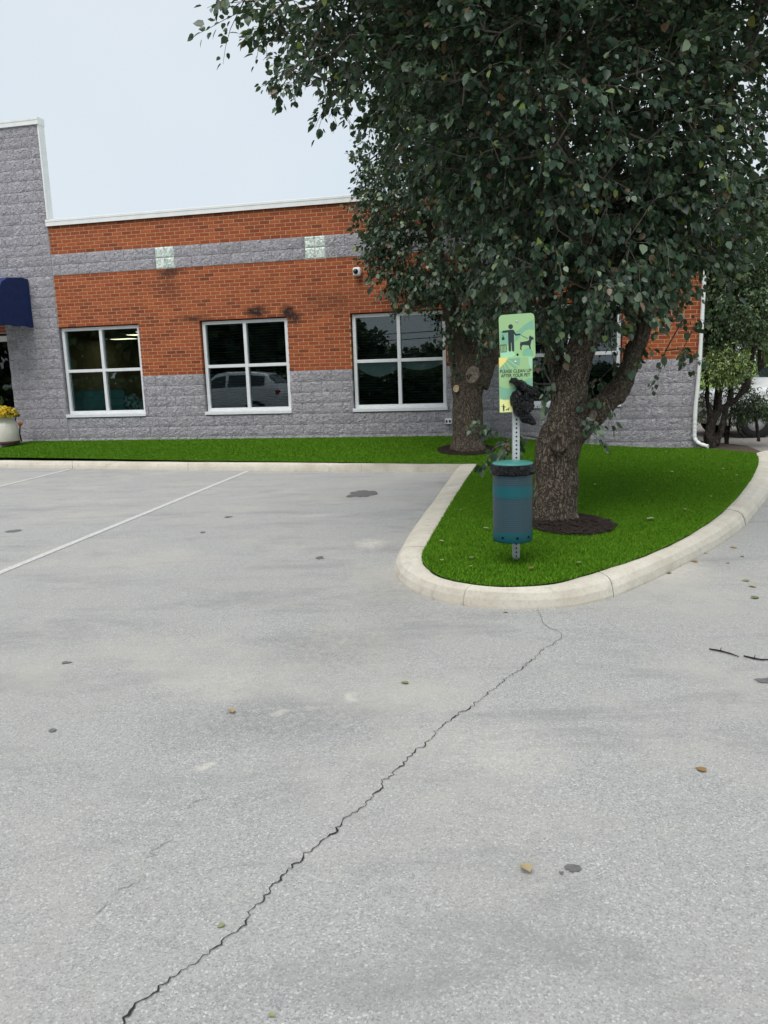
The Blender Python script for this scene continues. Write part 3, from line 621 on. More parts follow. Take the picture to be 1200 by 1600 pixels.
# sofa, throw, chair cushion
sf = empty('sofa', tuple(bworld(c0-.36, .75, RZ0)), TH, label='teal upholstered sofa with its back to the first window', cat='sofa')
zt = wall(150, 613)[1]-RZ0+.04; MB().box(-.95, .52, -.3, -.05, .12, zt-.17, .05).build('backrest', M['sofa'], sf, True); MB().box(-.9, .48, -.24, 0, zt-.2, zt, .07).build('back_cushion', M['sofa'], sf, True)
MB().box(-.95, .52, -.05, .6, .12, .45, .06).build('seat', M['sofa'], sf, True)
for x in (-.85, .42):
    for y in (-.25, .52): MB().box(x-.03, x+.03, y-.03, y+.03, 0, .12).build('leg', M['wood'], sf)
def blob(name, m, c, r, seed, amp=.25, sub=3, parent=None, **k):
    bm = bmesh.new(); bmesh.ops.create_icosphere(bm, subdivisions=sub, radius=1)
    for v in bm.verts: s = 1+amp*mnoise.noise(v.co*1.4+Vector((seed,)*3)); v.co = Vector((v.co.x*r[0]*s, v.co.y*r[1]*s, v.co.z*r[2]*s))
    me = bpy.data.meshes.new(name); bm.to_mesh(me); bm.free(); me.polygons.foreach_set('use_smooth', np.ones(len(me.polygons), bool)); return link(name, me, m, parent, c, **k)
th = blob('throw_blanket', M['throw'], tuple(bworld(c0+.33, .66, RZ0+.66)), (.30, .2, .18), 3, .5, label='white and green patterned throw draped over the sofa arm', category='blanket'); th.rotation_euler = (0, .6, TH)
ch = empty('armchair', tuple(bworld(c0+.72, .9, RZ0)), TH, label='pale teal armchair beside the sofa inside the window', cat='chair')
MB().box(-.12, .5, -.3, .3, .1, .45, .05).build('seat', M['sofa'], ch, True); MB().box(-.12, .5, -.36, -.22, .35, .72, .06).build('backrest', M['throw'], ch, True); MB().box(.5, .62, -.3, .3, .1, .55, .04).build('armrest', M['sofa'], ch, True)
# blinds in the other windows
for wi in (1, 2, 3):
    bl = empty('window_blind', tuple(bworld(wc[wi], .27, WZ0)), TH, label=['', 'dark slatted blind behind the stained brick window', 'dark slatted blind behind the scalloped valance window', 'dark slatted blind in the window behind the forked tree'][wi], cat='blind', group='window blinds')
    MB().box(-.86, .86, -.03, .03, 1.74, 1.80, .004).build('head_rail', M['slat'], bl); mb = MB()
    for k in range(32): z = .10+k*.051; mb.add([(-.85, -.024, z-.008), (.85, -.024, z-.008), (.85, .024, z+.012), (-.85, .024, z+.012)], [(0, 1, 2, 3)])
    mb.build('slats', M['slat'], bl, kind='stuff')
va = empty('valance_curtain', tuple(bworld(wc[2], .215, WZ0)), TH, label='pale grey scalloped valance hanging inside the window', cat='curtain')
for a, b, zt_, zd in ((-.85, .0, .93, .20), (-.1, .85, .96, .13), (-.4, .4, .97, .09)):
    xs = np.linspace(a, b, 18); V = []; 
    for i, x in enumerate(xs): s = (x-a)/(b-a); dpt = zd*4*s*(1-s); V += [(x, -.004*math.sin(x*30), zt_), (x, -.02-.01*math.sin(x*22), zt_-.07-dpt)]
    MB().add(V, [(2*i, 2*i+1, 2*i+3, 2*i+2) for i in range(len(xs)-1)]).build('swag', M['valance'], va, True)
# entrance walk and planter
wk = MB().box(TU0-2, UJ+.35, -1.1, .5, -.2, .318, .01); wk.build('entrance_walk', M['concrete'], loc=tuple(bworld(0, 0, 0)), rot=(0, 0, TH), kind='structure')
pu, pz = wall(10, 690, -.75); pb = bworld(pu, -.75, .318)
pt = empty('flower_planter', tuple(pb), TH, label='cream milk-can planter with brown base full of yellow flowers', cat='planter')
MB().lathe([(0, 0), (.245, 0), (.25, .01), (.25, .05), (.245, .055)], 32).build('base_rim', M['brown_rim'], pt, True)
MB().lathe([(.245, .055), (.25, .07), (.25, .36), (.235, .40), (.20, .45), (.195, .50), (.215, .52), (.215, .545), (.195, .545), (.19, .48), (0, .48)], 32).build('can', M['cream'], pt, True)

# ---------------------------------------------------------------- foliage machinery
LV = np.array([(0, 0, 0), (0, .55, -.05), (0, 1., -.14), (.34, .20, .05), (.33, .60, .02), (-.34, .20, .05), (-.33, .60, .02)]); LF = np.array([(0, 3, 4, 2, 1), (0, 1, 2, 6, 5)])
def nrm(a): return a/np.maximum(np.linalg.norm(a, axis=-1, keepdims=True), 1e-9)
def leaf_frames(axis, normal):
    y = nrm(axis); z = nrm(normal-(normal*y).sum(-1, keepdims=True)*y); x = np.cross(y, z); return np.stack([x, y, z], 1)
def leaf_mesh(P, Fm, size, wid=1.):
    n = len(P); T = LV*np.array([wid, 1, 1]); V = np.einsum('kj,njm->nkm', T, Fm)*size[:, None, None]+P[:, None, :]
    return V.reshape(-1, 3), (LF[None]+7*np.arange(n)[:, None, None]).reshape(-1, 5)
def skeleton(limbs, targets, step=.28, rtip=.0035, pw=.42):
    nodes = []; par = []; rfix = []
    for lb in limbs:                                       # list of (point, radius), first may join an earlier node
        prev = -1
        if nodes and len(lb): d = np.linalg.norm(np.array(nodes)-lb[0][0], axis=1); prev = int(d.argmin())
        for p, r in lb: nodes.append(np.array(p, float)); par.append(prev); rfix.append(r); prev = len(nodes)-1
    nl = len(nodes); base = nodes[0]
    order = np.argsort([np.linalg.norm(np.array(nodes[:nl])-t, axis=1).min() for t in targets]); tips = []
    for k in order:
        t = targets[k]; A = np.array(nodes); d = np.linalg.norm(A-t, axis=1)+.25*np.maximum(0, A[:, 2]-t[2]); j = int(d.argmin()); p0 = nodes[j]; L = np.linalg.norm(t-p0); n = max(1, int(L/step)); prev = j
        bow = RNG.normal(0, .10*L, 3)+np.array([0, 0, .10*L])
        for i in range(1, n+1):
            s = i/n; q = p0+(t-p0)*s+bow*4*s*(1-s)*.5+RNG.normal(0, .014, 3)*(i < n); nodes.append(q); par.append(prev); rfix.append(0); prev = len(nodes)-1
        tips.append(prev)
    cnt = np.zeros(len(nodes))
    for t in tips: cnt[t] += 1
    for i in range(len(nodes)-1, -1, -1):
        if par[i] >= 0 and i >= nl: cnt[par[i]] += cnt[i]
    rad = np.maximum(rtip*np.maximum(cnt, 1)**pw, np.array(rfix)); return np.array(nodes), par, rad, nl, tips
def edges_mesh(Nd, par, rad, start, k=5):
    mb_v = []; mb_f = []
    for i in range(start, len(Nd)):
        if par[i] < 0: continue
        a, b = Nd[par[i]], Nd[i]; t = nrm(b-a); r0 = min(rad[par[i]], rad[i]*1.35); x = nrm(np.cross(t, [.3, .5, .81])); y = np.cross(t, x); o = len(mb_v)
        for p, r in ((a, r0), (b, rad[i])):
            for j in range(k): an = 2*math.pi*j/k; mb_v.append(p+(x*math.cos(an)+y*math.sin(an))*r)
        for j in range(k): mb_f.append((o+j, o+(j+1) % k, o+k+(j+1) % k, o+k+j))
    return npmesh('branches', mb_v, mb_f, True)
def sample_blobs(bl, n, shell=.55, mind=0):
    vol = np.array([b[1][0]*b[1][1]*b[1][2]*(b[2] if len(b) > 2 else 1) for b in bl]); out = []
    ks = RNG.choice(len(bl), n, p=vol/vol.sum())
    for k in ks:
        c, r = bl[k][:2]; d = nrm(RNG.normal(size=3)); s = RNG.random()**(1/3) if RNG.random() > shell else 1-.22*RNG.random()**1.5
        out.append(np.array(c)+d*np.array(r)*s)
    return np.array(out)
def twig_leaves(Nd, par, tips, per, size, ctr, spread=.30, droop=.55, tw=.0028):
    """a leafy twig grown from every tip: returns leaf positions, frames, sizes and the twig tubes"""
    P, A, Nn, Sz = [], [], [], []; mb = MB()
    for t in tips:
        p0 = Nd[t]; q = Nd[par[t]] if par[t] >= 0 else p0-np.array([0, 0, .1]); out = nrm(p0-q)+.5*nrm(p0-ctr)
        for s in range(RNG.integers(1, 3)):
            d = nrm(out+RNG.normal(0, .75, 3)); L = spread*(.6+.8*RNG.random()); pts = [p0]
            for i in range(3): d = nrm(d+RNG.normal(0, .22, 3)+np.array([0, 0, -.16])); pts.append(pts[-1]+d*L/3)
            mb.tube(pts, [tw*1.3, tw, tw*.8, tw*.5], 3, False); n = int(per*(.6+.8*RNG.random())/1.5)
            for i in range(n):
                u = (i+RNG.random())/n*3; k = min(int(u), 2); p = pts[k]+(pts[k+1]-pts[k])*(u-k); sd_ = nrm(RNG.normal(size=3)+.3*d)
                ax = nrm(.75*sd_+.45*nrm(p-ctr)+np.array([0, 0, -droop])+.3*d); pet = .025+.02*RNG.random()
                P.append(p+nrm(sd_+np.array([0, 0, -.2]))*pet); A.append(ax); Nn.append(nrm(RNG.normal(0, .55, 3)+np.array([0, 0, .75])+.35*nrm(p-ctr))); Sz.append(size*(.60+.45*RNG.random()+.75*RNG.random()**5))
    P, A, Nn, Sz = map(np.array, (P, A, Nn, Sz)); return P, leaf_frames(A, Nn), Sz, mb
leaf_unit = {}
def single_leaves(parent, P, Fm, Sz, n, m, frame_ok, wid):
    """the n leaves that show largest become pieces of their own; returns the mask of the rest"""
    q = (P-CAM)@R; px, py, d = q[:, 0]/q[:, 2]*F+600, q[:, 1]/q[:, 2]*F+800, q[:, 2]
    face = np.abs((Fm[:, 2]*nrm(CAM-P)).sum(1)); sc = Sz/d*(.3+face); sc[~((px > 0) & (px < 1200) & (py > 0) & (py < 1600) & (d > 0))] = -1
    # in front of the crown: no other leaf close by on the camera side
    cell = (np.round(px/14)*1000+np.round(py/14)).astype(int); best = {}
    for i in np.argsort(d):
        if sc[i] > 0 and cell[i] not in best: best[cell[i]] = i
    fr = np.array(list(best.values())); pick = fr[np.argsort(-sc[fr])][:n]; mask = np.ones(len(P), bool); mask[pick] = False
    if m.name not in leaf_unit:
        me = npmesh('leaf', LV*np.array([wid, 1, 1]), LF, False); me.materials.append(m); leaf_unit[m.name] = me
    for i in pick:
        o = bpy.data.objects.new('leaf', leaf_unit[m.name]); C.objects.link(o); o.parent = parent
        A = Fm[i].T*Sz[i]; o.matrix_local = Matrix(((*A[0], P[i][0]), (*A[1], P[i][1]), (*A[2], P[i][2]), (0, 0, 0, 1)))
    return mask
def trunk_mesh(tubes, voxel, name):
    mb = MB()
    for t in tubes: mb.tube([p for p, r in t], [r for p, r in t], 20)
    me = mb.mesh(name); o = bpy.data.objects.new('tmp', me); C.objects.link(o)
    md = o.modifiers.new('r', 'REMESH'); md.mode = 'VOXEL'; md.voxel_size = voxel; ms = o.modifiers.new('s', 'SMOOTH'); ms.factor = .5; ms.iterations = 6
    bpy.context.view_layer.update(); dg = bpy.context.evaluated_depsgraph_get(); out = bpy.data.meshes.new_from_object(o.evaluated_get(dg)); bpy.data.objects.remove(o)
    n = len(out.vertices); co = np.empty(n*3, np.float32); out.vertices.foreach_get('co', co); co = co.reshape(-1, 3); no = np.empty(n*3, np.float32); out.vertices.foreach_get('normal', no); no = no.reshape(-1, 3)
    dsp = np.array([.016*mnoise.noise(Vector((p[0]*22, p[1]*22, p[2]*4.2)))+.010*mnoise.noise(Vector((p[0]*48, p[1]*48, p[2]*8)))+.018*mnoise.noise(Vector((p[0]*5, p[1]*5, p[2]*4))) for p in co])
    co += no*dsp[:, None]; out.vertices.foreach_set('co', co.ravel()); out.update(); out.polygons.foreach_set('use_smooth', np.ones(len(out.polygons), bool)); out.name = name; return out
def tree(name, label, group, base, limbs, nthick, blobs, ncl, per, size, leafm, barkm, singles=0, extra=None, voxel=.014, wid=1., spread=.30, droop=.55, cat='tree', step=.28, flare=None, shell=.55):
    t = empty(name, tuple(base), 0, label=label, cat=cat, group=group); bs = np.array(base)
    lb = [[(np.array(p)-bs, r) for p, r in l] for l in limbs]; bl = [(np.array(b[0])-bs, *b[1:]) for b in blobs]
    tg = sample_blobs(bl, ncl, shell); 
    if extra is not None: tg = np.vstack([tg, np.array(extra)-bs])
    Nd, par, rad, nl, tips = skeleton(lb, tg, step)
    link('trunk', trunk_mesh([[q for q in l if q[1] > .028] for l in lb if sum(q[1] > .028 for q in l) > 1], voxel, 'trunk'), barkm, t)
    thin = edges_mesh(Nd, par, rad, 0) if False else edges_mesh(Nd, [(-1 if (i < nl and rad[i] > .028) else p) for i, p in enumerate(par)], rad, 0)
    ctr = np.mean([b[0] for b in bl], axis=0)
    P, Fm, Sz, tw = twig_leaves(Nd, par, tips, per, size, ctr, spread, droop)
    cr = link('crown', None or npmesh('crown', np.zeros((3, 3)), np.array([[0, 1, 2]])), leafm, t)
    mask = single_leaves(cr, P+0, Fm, Sz, singles, leafm, None, wid) if False else None
    if singles:
        q = P+bs; mask = single_leaves_local(cr, P, q, Fm, Sz, singles, leafm, wid)
    else: mask = np.ones(len(P), bool)
    v, f = leaf_mesh(P[mask], Fm[mask], Sz[mask], wid); old = cr.data; cr.data = npmesh('crown', v, f); cr.data.materials.append(leafm); bpy.data.meshes.remove(old); cr['kind'] = 'stuff'
    link('branches', thin, M['twig'] if barkm is M['bark'] else barkm, t, kind='stuff'); tw.build('twigs', M['twig'] if barkm is M['bark'] else barkm, t, kind='stuff')
    print(name, 'leaves', len(P), 'nodes', len(Nd)); return t
def single_leaves_local(parent, P, Pw, Fm, Sz, n, m, wid):
    q = (Pw-CAM)@R; px, py, d = q[:, 0]/q[:, 2]*F+600, q[:, 1]/q[:, 2]*F+800, q[:, 2]
    face = np.abs((Fm[:, 2]*nrm(CAM-Pw)).sum(1)); sc = Sz/d*(.3+face); ok = (px > 0) & (px < 1200) & (py > 0) & (py < 1600) & (d > 0)
    cell = (np.floor(px/12)*1000+np.floor(py/12)).astype(int); best = {}
    for i in np.argsort(d):
        if ok[i] and cell[i] not in best: best[cell[i]] = i
    fr = np.array(list(best.values())); pick = fr[np.argsort(-sc[fr])][:n]; mask = np.ones(len(P), bool); mask[pick] = False
    if m.name not in leaf_unit:
        me = npmesh('leaf', LV*np.array([wid, 1, 1]), LF, False); me.materials.append(m); leaf_unit[m.name] = me
    for i in pick:
        o = bpy.data.objects.new('leaf', leaf_unit[m.name]); C.objects.link(o); o.parent = parent; A = Fm[i].T*Sz[i]
        o.matrix_local = Matrix(((*A[0], P[i][0]), (*A[1], P[i][1]), (*A[2], P[i][2]), (0, 0, 0, 1)))
    return mask
def limb(pxs, Y, f=1.):                                    # (px, py, width px[, dY]) -> points with radii
    out = []
    for q in pxs:
        p = at(q[0], q[1], Y+(q[3] if len(q) > 3 else 0)); d = (p-CAM)@(R@[0, 0, 1]); out.append((p, q[2]/2*d/F*f))
    return out

# ---------------------------------------------------------------- the forked pear tree by the bin
b1 = hit(867, 812, turfz); Y1 = b1[1]; print('tree1', b1, 'trunk w', 70*Y1/F)
L1 = [limb([(866, 840, 92), (866, 815, 82), (866, 798, 72), (868, 760, 67), (870, 720, 66), (874, 692, 68), (880, 668, 66)], Y1),
      limb([(874, 690, 60), (884, 645, 52), (893, 600, 47), (905, 560, 45), (919, 510, 44), (931, 465, 40), (942, 400, 38), (948, 300, 32), (950, 200, 27), (955, 60, 22), (960, -130, 16)], Y1),
      limb([(888, 678, 54), (915, 655, 46), (942, 635, 38), (966, 608, 34), (986, 568, 31), (1002, 520, 27), (1018, 470, 27), (1038, 410, 23), (1068, 320, 18), (1105, 220, 15), (1150, 120, 12), (1200, 0, 9)], Y1, 1.),
      limb([(888, 640, 36, .1), (868, 560, 26, .25), (852, 450, 25, .3), (830, 320, 20, .3), (800, 170, 16, .2), (765, 20, 13, .1), (700, -140, 10)], Y1),
      limb([(935, 455, 34, -.05), (905, 340, 22, -.3), (880, 220, 17, -.5), (870, 90, 14, -.6), (850, -100, 11, -.7)], Y1),
      limb([(700, -140, 10), (600, -110, 9, -.3), (520, -60, 7, -.5), (450, -20, 5, -.6)], Y1),
      limb([(942, 400, 26), (1000, 260, 18, .4), (1040, 120, 14, .7), (1080, -60, 10, .9)], Y1)]
B1 = [(at(890, 190, Y1+.2), (1.15, 1.5, 1.15)), (at(1035, 290, Y1+.1), (.72, 1.2, .80)), (at(770, 130, Y1), (.95, 1.3, .95)), (at(905, 395, Y1-.1), (.80, 1.0, .55)), (at(830, 420, Y1+.3), (.5, .8, .5)),
      (at(870, -150, Y1), (2.0, 2.2, 1.1)), (at(1150, -20, Y1+.2), (.9, 1.4, .75)), (at(1120, 150, Y1+.2), (.40, 1.0, .5), .7), (at(640, -40, Y1-.2), (.8, 1.2, .55)), (at(500, -25, Y1-.5), (.55, .8, .27)), (at(540, 75, Y1-.4), (.26, .5, .42), 1.6), (at(490, 128, Y1-.4), (.30, .35, .11), 2.5), (at(385, 15, Y1-.5), (.22, .3, .1), 2),
      (at(1045, 430, Y1-.1), (.36, .6, .42), 1.5), (at(1085, 330, Y1), (.42, .8, .5), 1.6), (at(1000, 380, Y1-.3), (.5, .5, .5), 1.3), (at(850, 500, Y1+.1), (.28, .4, .26), 1.3), (at(950, 480, Y1-.25), (.30, .25, .20), 1.2)]
EX1 = [at(x, y-14, Y1-.5+.5*random.random()) for x, y in ((352, 18), (372, 34), (400, 20), (425, 62), (445, 42), (462, 22), (500, 62), (442, 128), (458, 118), (478, 130), (505, 138), (520, 118), (545, 140), (560, 105), (532, 72), (490, 25), (420, 22), (385, 8), (475, 80), (515, 95), (550, 60), (410, 40), (575, 80), (580, 130), (540, 30), (455, 75))]+[at(x, y, Y1+dy) for x, y, dy in ((775, 672, -.05), (790, 692, 0), (772, 700, -.1), (805, 675, .05), (1040, 548, .2), (1066, 548, .2), (965, 600, -.1), (945, 620, -.2), (905, 655, -.22), (800, 560, .35), (812, 590, .3), (845, 520, -.1), (855, 550, -.05), (848, 575, 0), (862, 600, 0), (842, 600, .1), (870, 525, -.2), (955, 545, .1), (960, 570, .15), (940, 590, .15), (845, 545, .1), (1080, 520, .2), (1060, 545, .1), (820, 680, -.1)  )]
t1 = tree('pear_tree', 'large forked pear tree in mulch ring behind the green waste bin', 'pear trees on the turf', b1, L1, 0, B1, 3500, 24, .058, M['leaf'], M['bark'], 300, EX1)
# ---------------------------------------------------------------- the pear tree close to the wall
b2 = hit(733, 703, turfz); Y2 = b2[1]; print('tree2', b2, 'trunk w', 46*Y2/F)
L2 = [limb([(732, 715, 66), (732, 700, 56), (731, 685, 48), (731, 650, 46), (731, 612, 47), (728, 585, 54)], Y2), limb([(726, 592, 44), (720, 560, 36), (714, 520, 32), (702, 470, 26), (684, 400, 20), (655, 320, 14), (630, 240, 10), (610, 170, 7)], Y2),
      limb([(732, 588, 38), (742, 540, 32), (748, 480, 28), (750, 400, 24), (748, 300, 20), (742, 160, 16), (735, 0, 12), (730, -160, 8)], Y2), limb([(744, 600, 38), (762, 565, 28), (778, 538, 24), (800, 495, 20), (830, 420, 15), (850, 330, 11)], Y2, 1.)]
B2 = [(at(680, 330, Y2-.2), (1.05, 1.1, 1.3)), (at(640, 250, Y2-.2), (.75, .9, .8)), (at(600, 385, Y2-.3), (.26, .6, .42), 2.5), (at(650, 445, Y2-.4), (.42, .5, .25), 2.2), (at(610, 300, Y2-.3), (.45, .7, .9)), (at(720, 120, Y2), (1.35, 1.2, 1.4)), (at(660, 100, Y2-.2), (.75, .9, .9)), (at(760, 430, Y2-.2), (.80, .9, .45)), (at(690, 430, Y2-.3), (.5, .6, .4)), (at(800, 300, Y2), (1.1, 1.1, 1.3)), (at(740, -100, Y2), (1.5, 1.3, 1.2)), (at(735, 510, Y2-.3), (.42, .4, .34), 2.2), (at(770, 480, Y2-.4), (.5, .4, .3), 1.5)]
EX2 = [at(x, y, Y2+dy) for x, y, dy in ((703, 560, -.1), (708, 580, -.2), (706, 545, -.2), (780, 605, -.2), (768, 500, -.3), (620, 445, -.3), (635, 470, -.3), (590, 420, -.3), (575, 395, -.3), (560, 290, -.2), (565, 250, -.2), (570, 330, -.2))]
t2 = tree('pear_tree', 'pear tree with two sawn-off limbs standing against the building windows', 'pear trees on the turf', b2, L2, 0, B2, 2300, 21, .066, M['leaf'], M['bark'], 300, EX2)
# sawn limb scars
def scar(parent, base, px, py, Y, wpx, hpx, tilt, m, dep=.05, push=.0):
    p = at(px, py, Y); d = Y; rx, rz = wpx/2*d/F, hpx/2*d/F; v = nrm(CAM-p); v[2] = 0; v = nrm(v)
    mb = MB(); prof_ = [(0, .012), (.55, .010), (.82, .02), (.96, .028), (1.06, .012), (1.15, -.04), (1.2, -.12)]
    V = []; Fs = []; k = 28
    for r, z in prof_:
        for j in range(k):
            a = 2*math.pi*j/k; s = r*(1+.07*mnoise.noise(Vector((math.cos(a)*1.5, math.sin(a)*1.5, px)))); V.append((math.cos(a)*s*rx, -z*dep/.05, math.sin(a)*s*rz))
    for i in range(len(prof_)-1):
        for j in range(k): Fs.append((i*k+j, i*k+(j+1) % k, (i+1)*k+(j+1) % k, (i+1)*k+j))
    ob = mb.add(V, Fs).build('sawn_scar', m, parent, True); q = p+v*push-np.array(base); ob.location = tuple(q); ob.rotation_euler = (0, tilt, math.atan2(v[1], v[0])+math.pi/2); return ob
scar(t2, b2, 738, 586, Y2, 18, 24, .35, M['cut'], .03, .262); scar(t2, b2, 713, 607, Y2, 8, 10, .3, M['cut_fresh'], .03, .205)
scar(t1, b1, 873, 689, Y1, 24, 26, 0, M['bark'], .05, .235); scar(t1, b1, 926, 648, Y1, 10, 16, .2, M['cut'], .05, .16)
# mulch rings
def mulch(b, rx, ry, lab, cx=0, cy=0):
    n = 40; c = (b[0]+cx, b[1]+cy); o = []
    for k in range(n): a = 2*math.pi*k/n; s = 1+.05*mnoise.noise(Vector((math.cos(a)*2, math.sin(a)*2, b[0]))); o.append((c[0]+rx*s*math.cos(a), c[1]+ry*s*math.sin(a)))
    m = polygon_sheet('mulch_ring', o, turfz, .012, M['mulch'], .12, kind='structure')
    mb = MB()
    for k in range(900):
        a = random.random()*6.283; r = math.sqrt(random.random())*.98; x, y = c[0]+rx*r*math.cos(a), c[1]+ry*r*math.sin(a); z = float(turfz(x, y))+.02+.03*(1-r)*random.random(); L = random.uniform(.015, .05); wv = random.uniform(.004, .010); an = random.random()*3.14; ti = random.uniform(-.35, .35)
        dx, dy = math.cos(an), math.sin(an); mb.add([(x-dx*L-dy*wv, y-dy*L+dx*wv, z-ti*L*.5), (x+dx*L-dy*wv, y+dy*L+dx*wv, z+ti*L*.5), (x+dx*L+dy*wv, y+dy*L-dx*wv, z+ti*L*.5), (x-dx*L+dy*wv, y-dy*L-dx*wv, z-ti*L*.5), (x, y, z+wv)], [(0, 1, 4), (1, 2, 4), (2, 3, 4), (3, 0, 4)])
    o2 = mb.build('bark_chips', M['mulch'], label=lab, category='mulch'); o2['kind'] = 'stuff'
mc = hit(893, 822, turfz); mulch(b1, (957-827)/2*Y1/F, .47, 'dark bark mulch ringing the forked pear tree', mc[0]-b1[0], mc[1]-b1[1]+.05)
mc = hit(729, 703, turfz); mulch(b2, 46*Y2/F, .55, 'dark bark mulch ringing the pear tree by the wall', mc[0]-b2[0], mc[1]-b2[1])

# ---------------------------------------------------------------- pet waste station
pb_ = hit(806, 872, turfz); Yp = pb_[1]; dpx = ((pb_-CAM)@(R@[0, 0, 1]))/F; print('post', pb_, 'm/px', dpx)
tilt = .0
ps = empty('sign_post', tuple(pb_), 0, label='galvanised perforated square post holding the pet signs and bin', cat='post')
pw_ = 10.2*dpx/2; zt = at(806, 500, Yp)[2]-pb_[2]; MB().box(-pw_, pw_, -pw_, pw_, -.05, zt, .003).build('post', M['galv'], ps)
mb = MB(); hz = .02
while hz < zt-.02:
    for sx, sy in ((0, -1), (1, 0)):
        k = 8; c = [(math.cos(2*math.pi*j/k)*.0068, math.sin(2*math.pi*j/k)*.0068) for j in range(k)]
        mb.add([(a, -pw_-.0008, hz+b) if sy else (pw_+.0008, a, hz+b) for a, b in c], [tuple(range(k))])
    hz += .0254*1.18
mb.build('punched_holes', M['hole'], ps, kind='stuff')
# bin
bp = at(801, 848, Yp-.2); BRD = 29.6*dpx; by = Yp-pw_-BRD-.012; lo = at(801, 844, by)[2]; hi = at(801, 727, by)[2]; bx = at(801, 790, by)[0]; BH = hi-lo
bn = empty('waste_bin', (bx, by, lo), 0, label='teal perforated steel waste bin with black liner hung on the post', cat='waste bin')
MB().lathe([(0, .004), (BRD*.97, .004), (BRD, .012), (BRD, .075)], 48).build('bottom_band', M['bin'], bn, True)
MB().lathe([(BRD-.002, .0745), (BRD-.002, BH*.60)], 48).build('perforated_side', M['bin_perf'], bn, True); MB().lathe([(BRD, BH*.60), (BRD, BH*.755)], 48).build('middle_band', M['bin'], bn, True)
MB().lathe([(BRD-.002, BH*.755), (BRD-.002, BH*.97)], 48).build('perforated_side', M['bin_perf'], bn, True)
for a in (-2.25, -1.5, -.85): MB().lathe([(0, .002), (.009, .002), (.009, 0)], 10).build('drain_hole', M['hole'], bn, loc=(math.cos(a)*(BRD+.0005), math.sin(a)*(BRD+.0005), .042), rot=(math.pi/2, 0, a+math.pi/2))
wb = lambda i, a: .009*mnoise.noise(Vector((math.cos(a)*4, math.sin(a)*4, i*.9)))+.006*math.sin(a*19+i*1.3)*mnoise.noise(Vector((a*2, i, 3)))
MB().lathe([(BRD*.93, BH+.004), (BRD*1.06, BH+.012), (BRD*1.10, BH-.006), (BRD*1.12, BH-.022), (BRD*1.13, BH-.036), (BRD*1.10, BH-.050), (BRD*1.05, BH-.058), (BRD*1.005, BH-.05)], 96, wob=wb).build('bag_liner', M['bag'], bn, True)
MB().lathe([(0, BH+.034), (BRD*.4, BH+.033), (BRD*.97, BH+.022), (BRD*1.02, BH+.014), (BRD*.98, BH+.006)], 48).build('lid', M['lid'], bn, True)
MB().box(-.05, .05, BRD-.004, BRD+.012, BH*.3, BH*.9).build('bracket', M['galv'], bn)
# upper sign and bag dispenser: x right, z up, facing -y
def rrect(w_, h_, r, n=6):
    o = []
    for cx, cy, a0 in ((w_/2-r, h_/2-r, 0), (-w_/2+r, h_/2-r, 90), (-w_/2+r, -h_/2+r, 180), (w_/2-r, -h_/2+r, 270)):
        for k in range(n+1): a = math.radians(a0+90*k/n); o.append((cx+r*math.cos(a), cy+r*math.sin(a)))
    return o
def plate(outline, y0, y1):
    n = len(outline); V = [(x, y, z) for y in (y0, y1) for x, z in outline]; return MB().add(V, [tuple(range(n)), tuple(range(2*n-1, n-1, -1))]+[(i, i+n, (i+1) % n+n, (i+1) % n) for i in range(n)])
def prt(outline, y, name, m, parent): return MB().add([(x, y, z) for x, z in outline], [tuple(range(len(outline)))]).build(name, m, parent)
def circ(cx, cz, r, n=20, rz=None): return [(cx+r*math.cos(2*math.pi*k/n), cz+(rz or r)*math.sin(2*math.pi*k/n)) for k in range(n)]
def clipc(o, w_, h_): return [(min(max(x, -w_/2), w_/2), min(max(z, -h_/2), h_/2)) for x, z in o]
ys = Yp-pw_-.004
SW, SH = 52*dpx, 66*dpx; c = at(808, 526.5, ys)
s1 = empty('pet_sign', tuple(c), 0, label='green pictogram sign of person with dog dropping bag in bin', cat='sign'); s1.rotation_euler = (0, -.035, math.radians(-4))
u = SW/52.                                               # one photo pixel on the sign
plate(rrect(SW, SH, 6*u), -.002, .001).build('panel', M['sign_green'], s1)
def X1(pts): return [((x-331)/8.43*u, -(y-388)/8.43*u) for x, y in pts]   # from the enlarged view of the sign
inn = lambda o: clipc(o, SW-3*u, SH-3*u)
prt(inn(X1([(552, 195), (500, 205), (430, 245), (370, 290), (310, 330), (300, 440), (340, 420), (380, 360), (430, 315), (490, 300), (552, 320)])), -.0026, 'wave', M['sign_teal'], s1)
prt(inn(X1([(112, 300), (160, 315), (215, 340), (225, 470), (112, 470)])), -.0026, 'wave', M['sign_teal'], s1)
prt(inn(X1(circ(455, 600, 68))), -.0026, 'wave', M['sign_teal'], s1); prt(inn(X1([(112, 640), (112, 555), (200, 540), (290, 570), (300, 610), (230, 640)])), -.0027, 'wave', M['sign_mint'], s1)
prt(inn(X1([(552, 380), (530, 470), (545, 560), (552, 560)])), -.00265, 'wave', M['sign_teal'], s1)
def ink(o, y=-.0032, p=s1, nm='pictogram'): return prt(o, y, nm, M['sign_ink'], p)
PERSON = [(150, 306), (160, 300), (235, 297), (275, 295), (295, 305), (318, 352), (365, 350), (374, 358), (366, 368), (312, 372), (292, 345), (290, 545), (284, 560), (266, 560), (262, 545), (258, 450), (252, 450), (250, 545), (244, 560), (226, 560), (220, 545), (220, 325), (155, 326), (146, 318)]
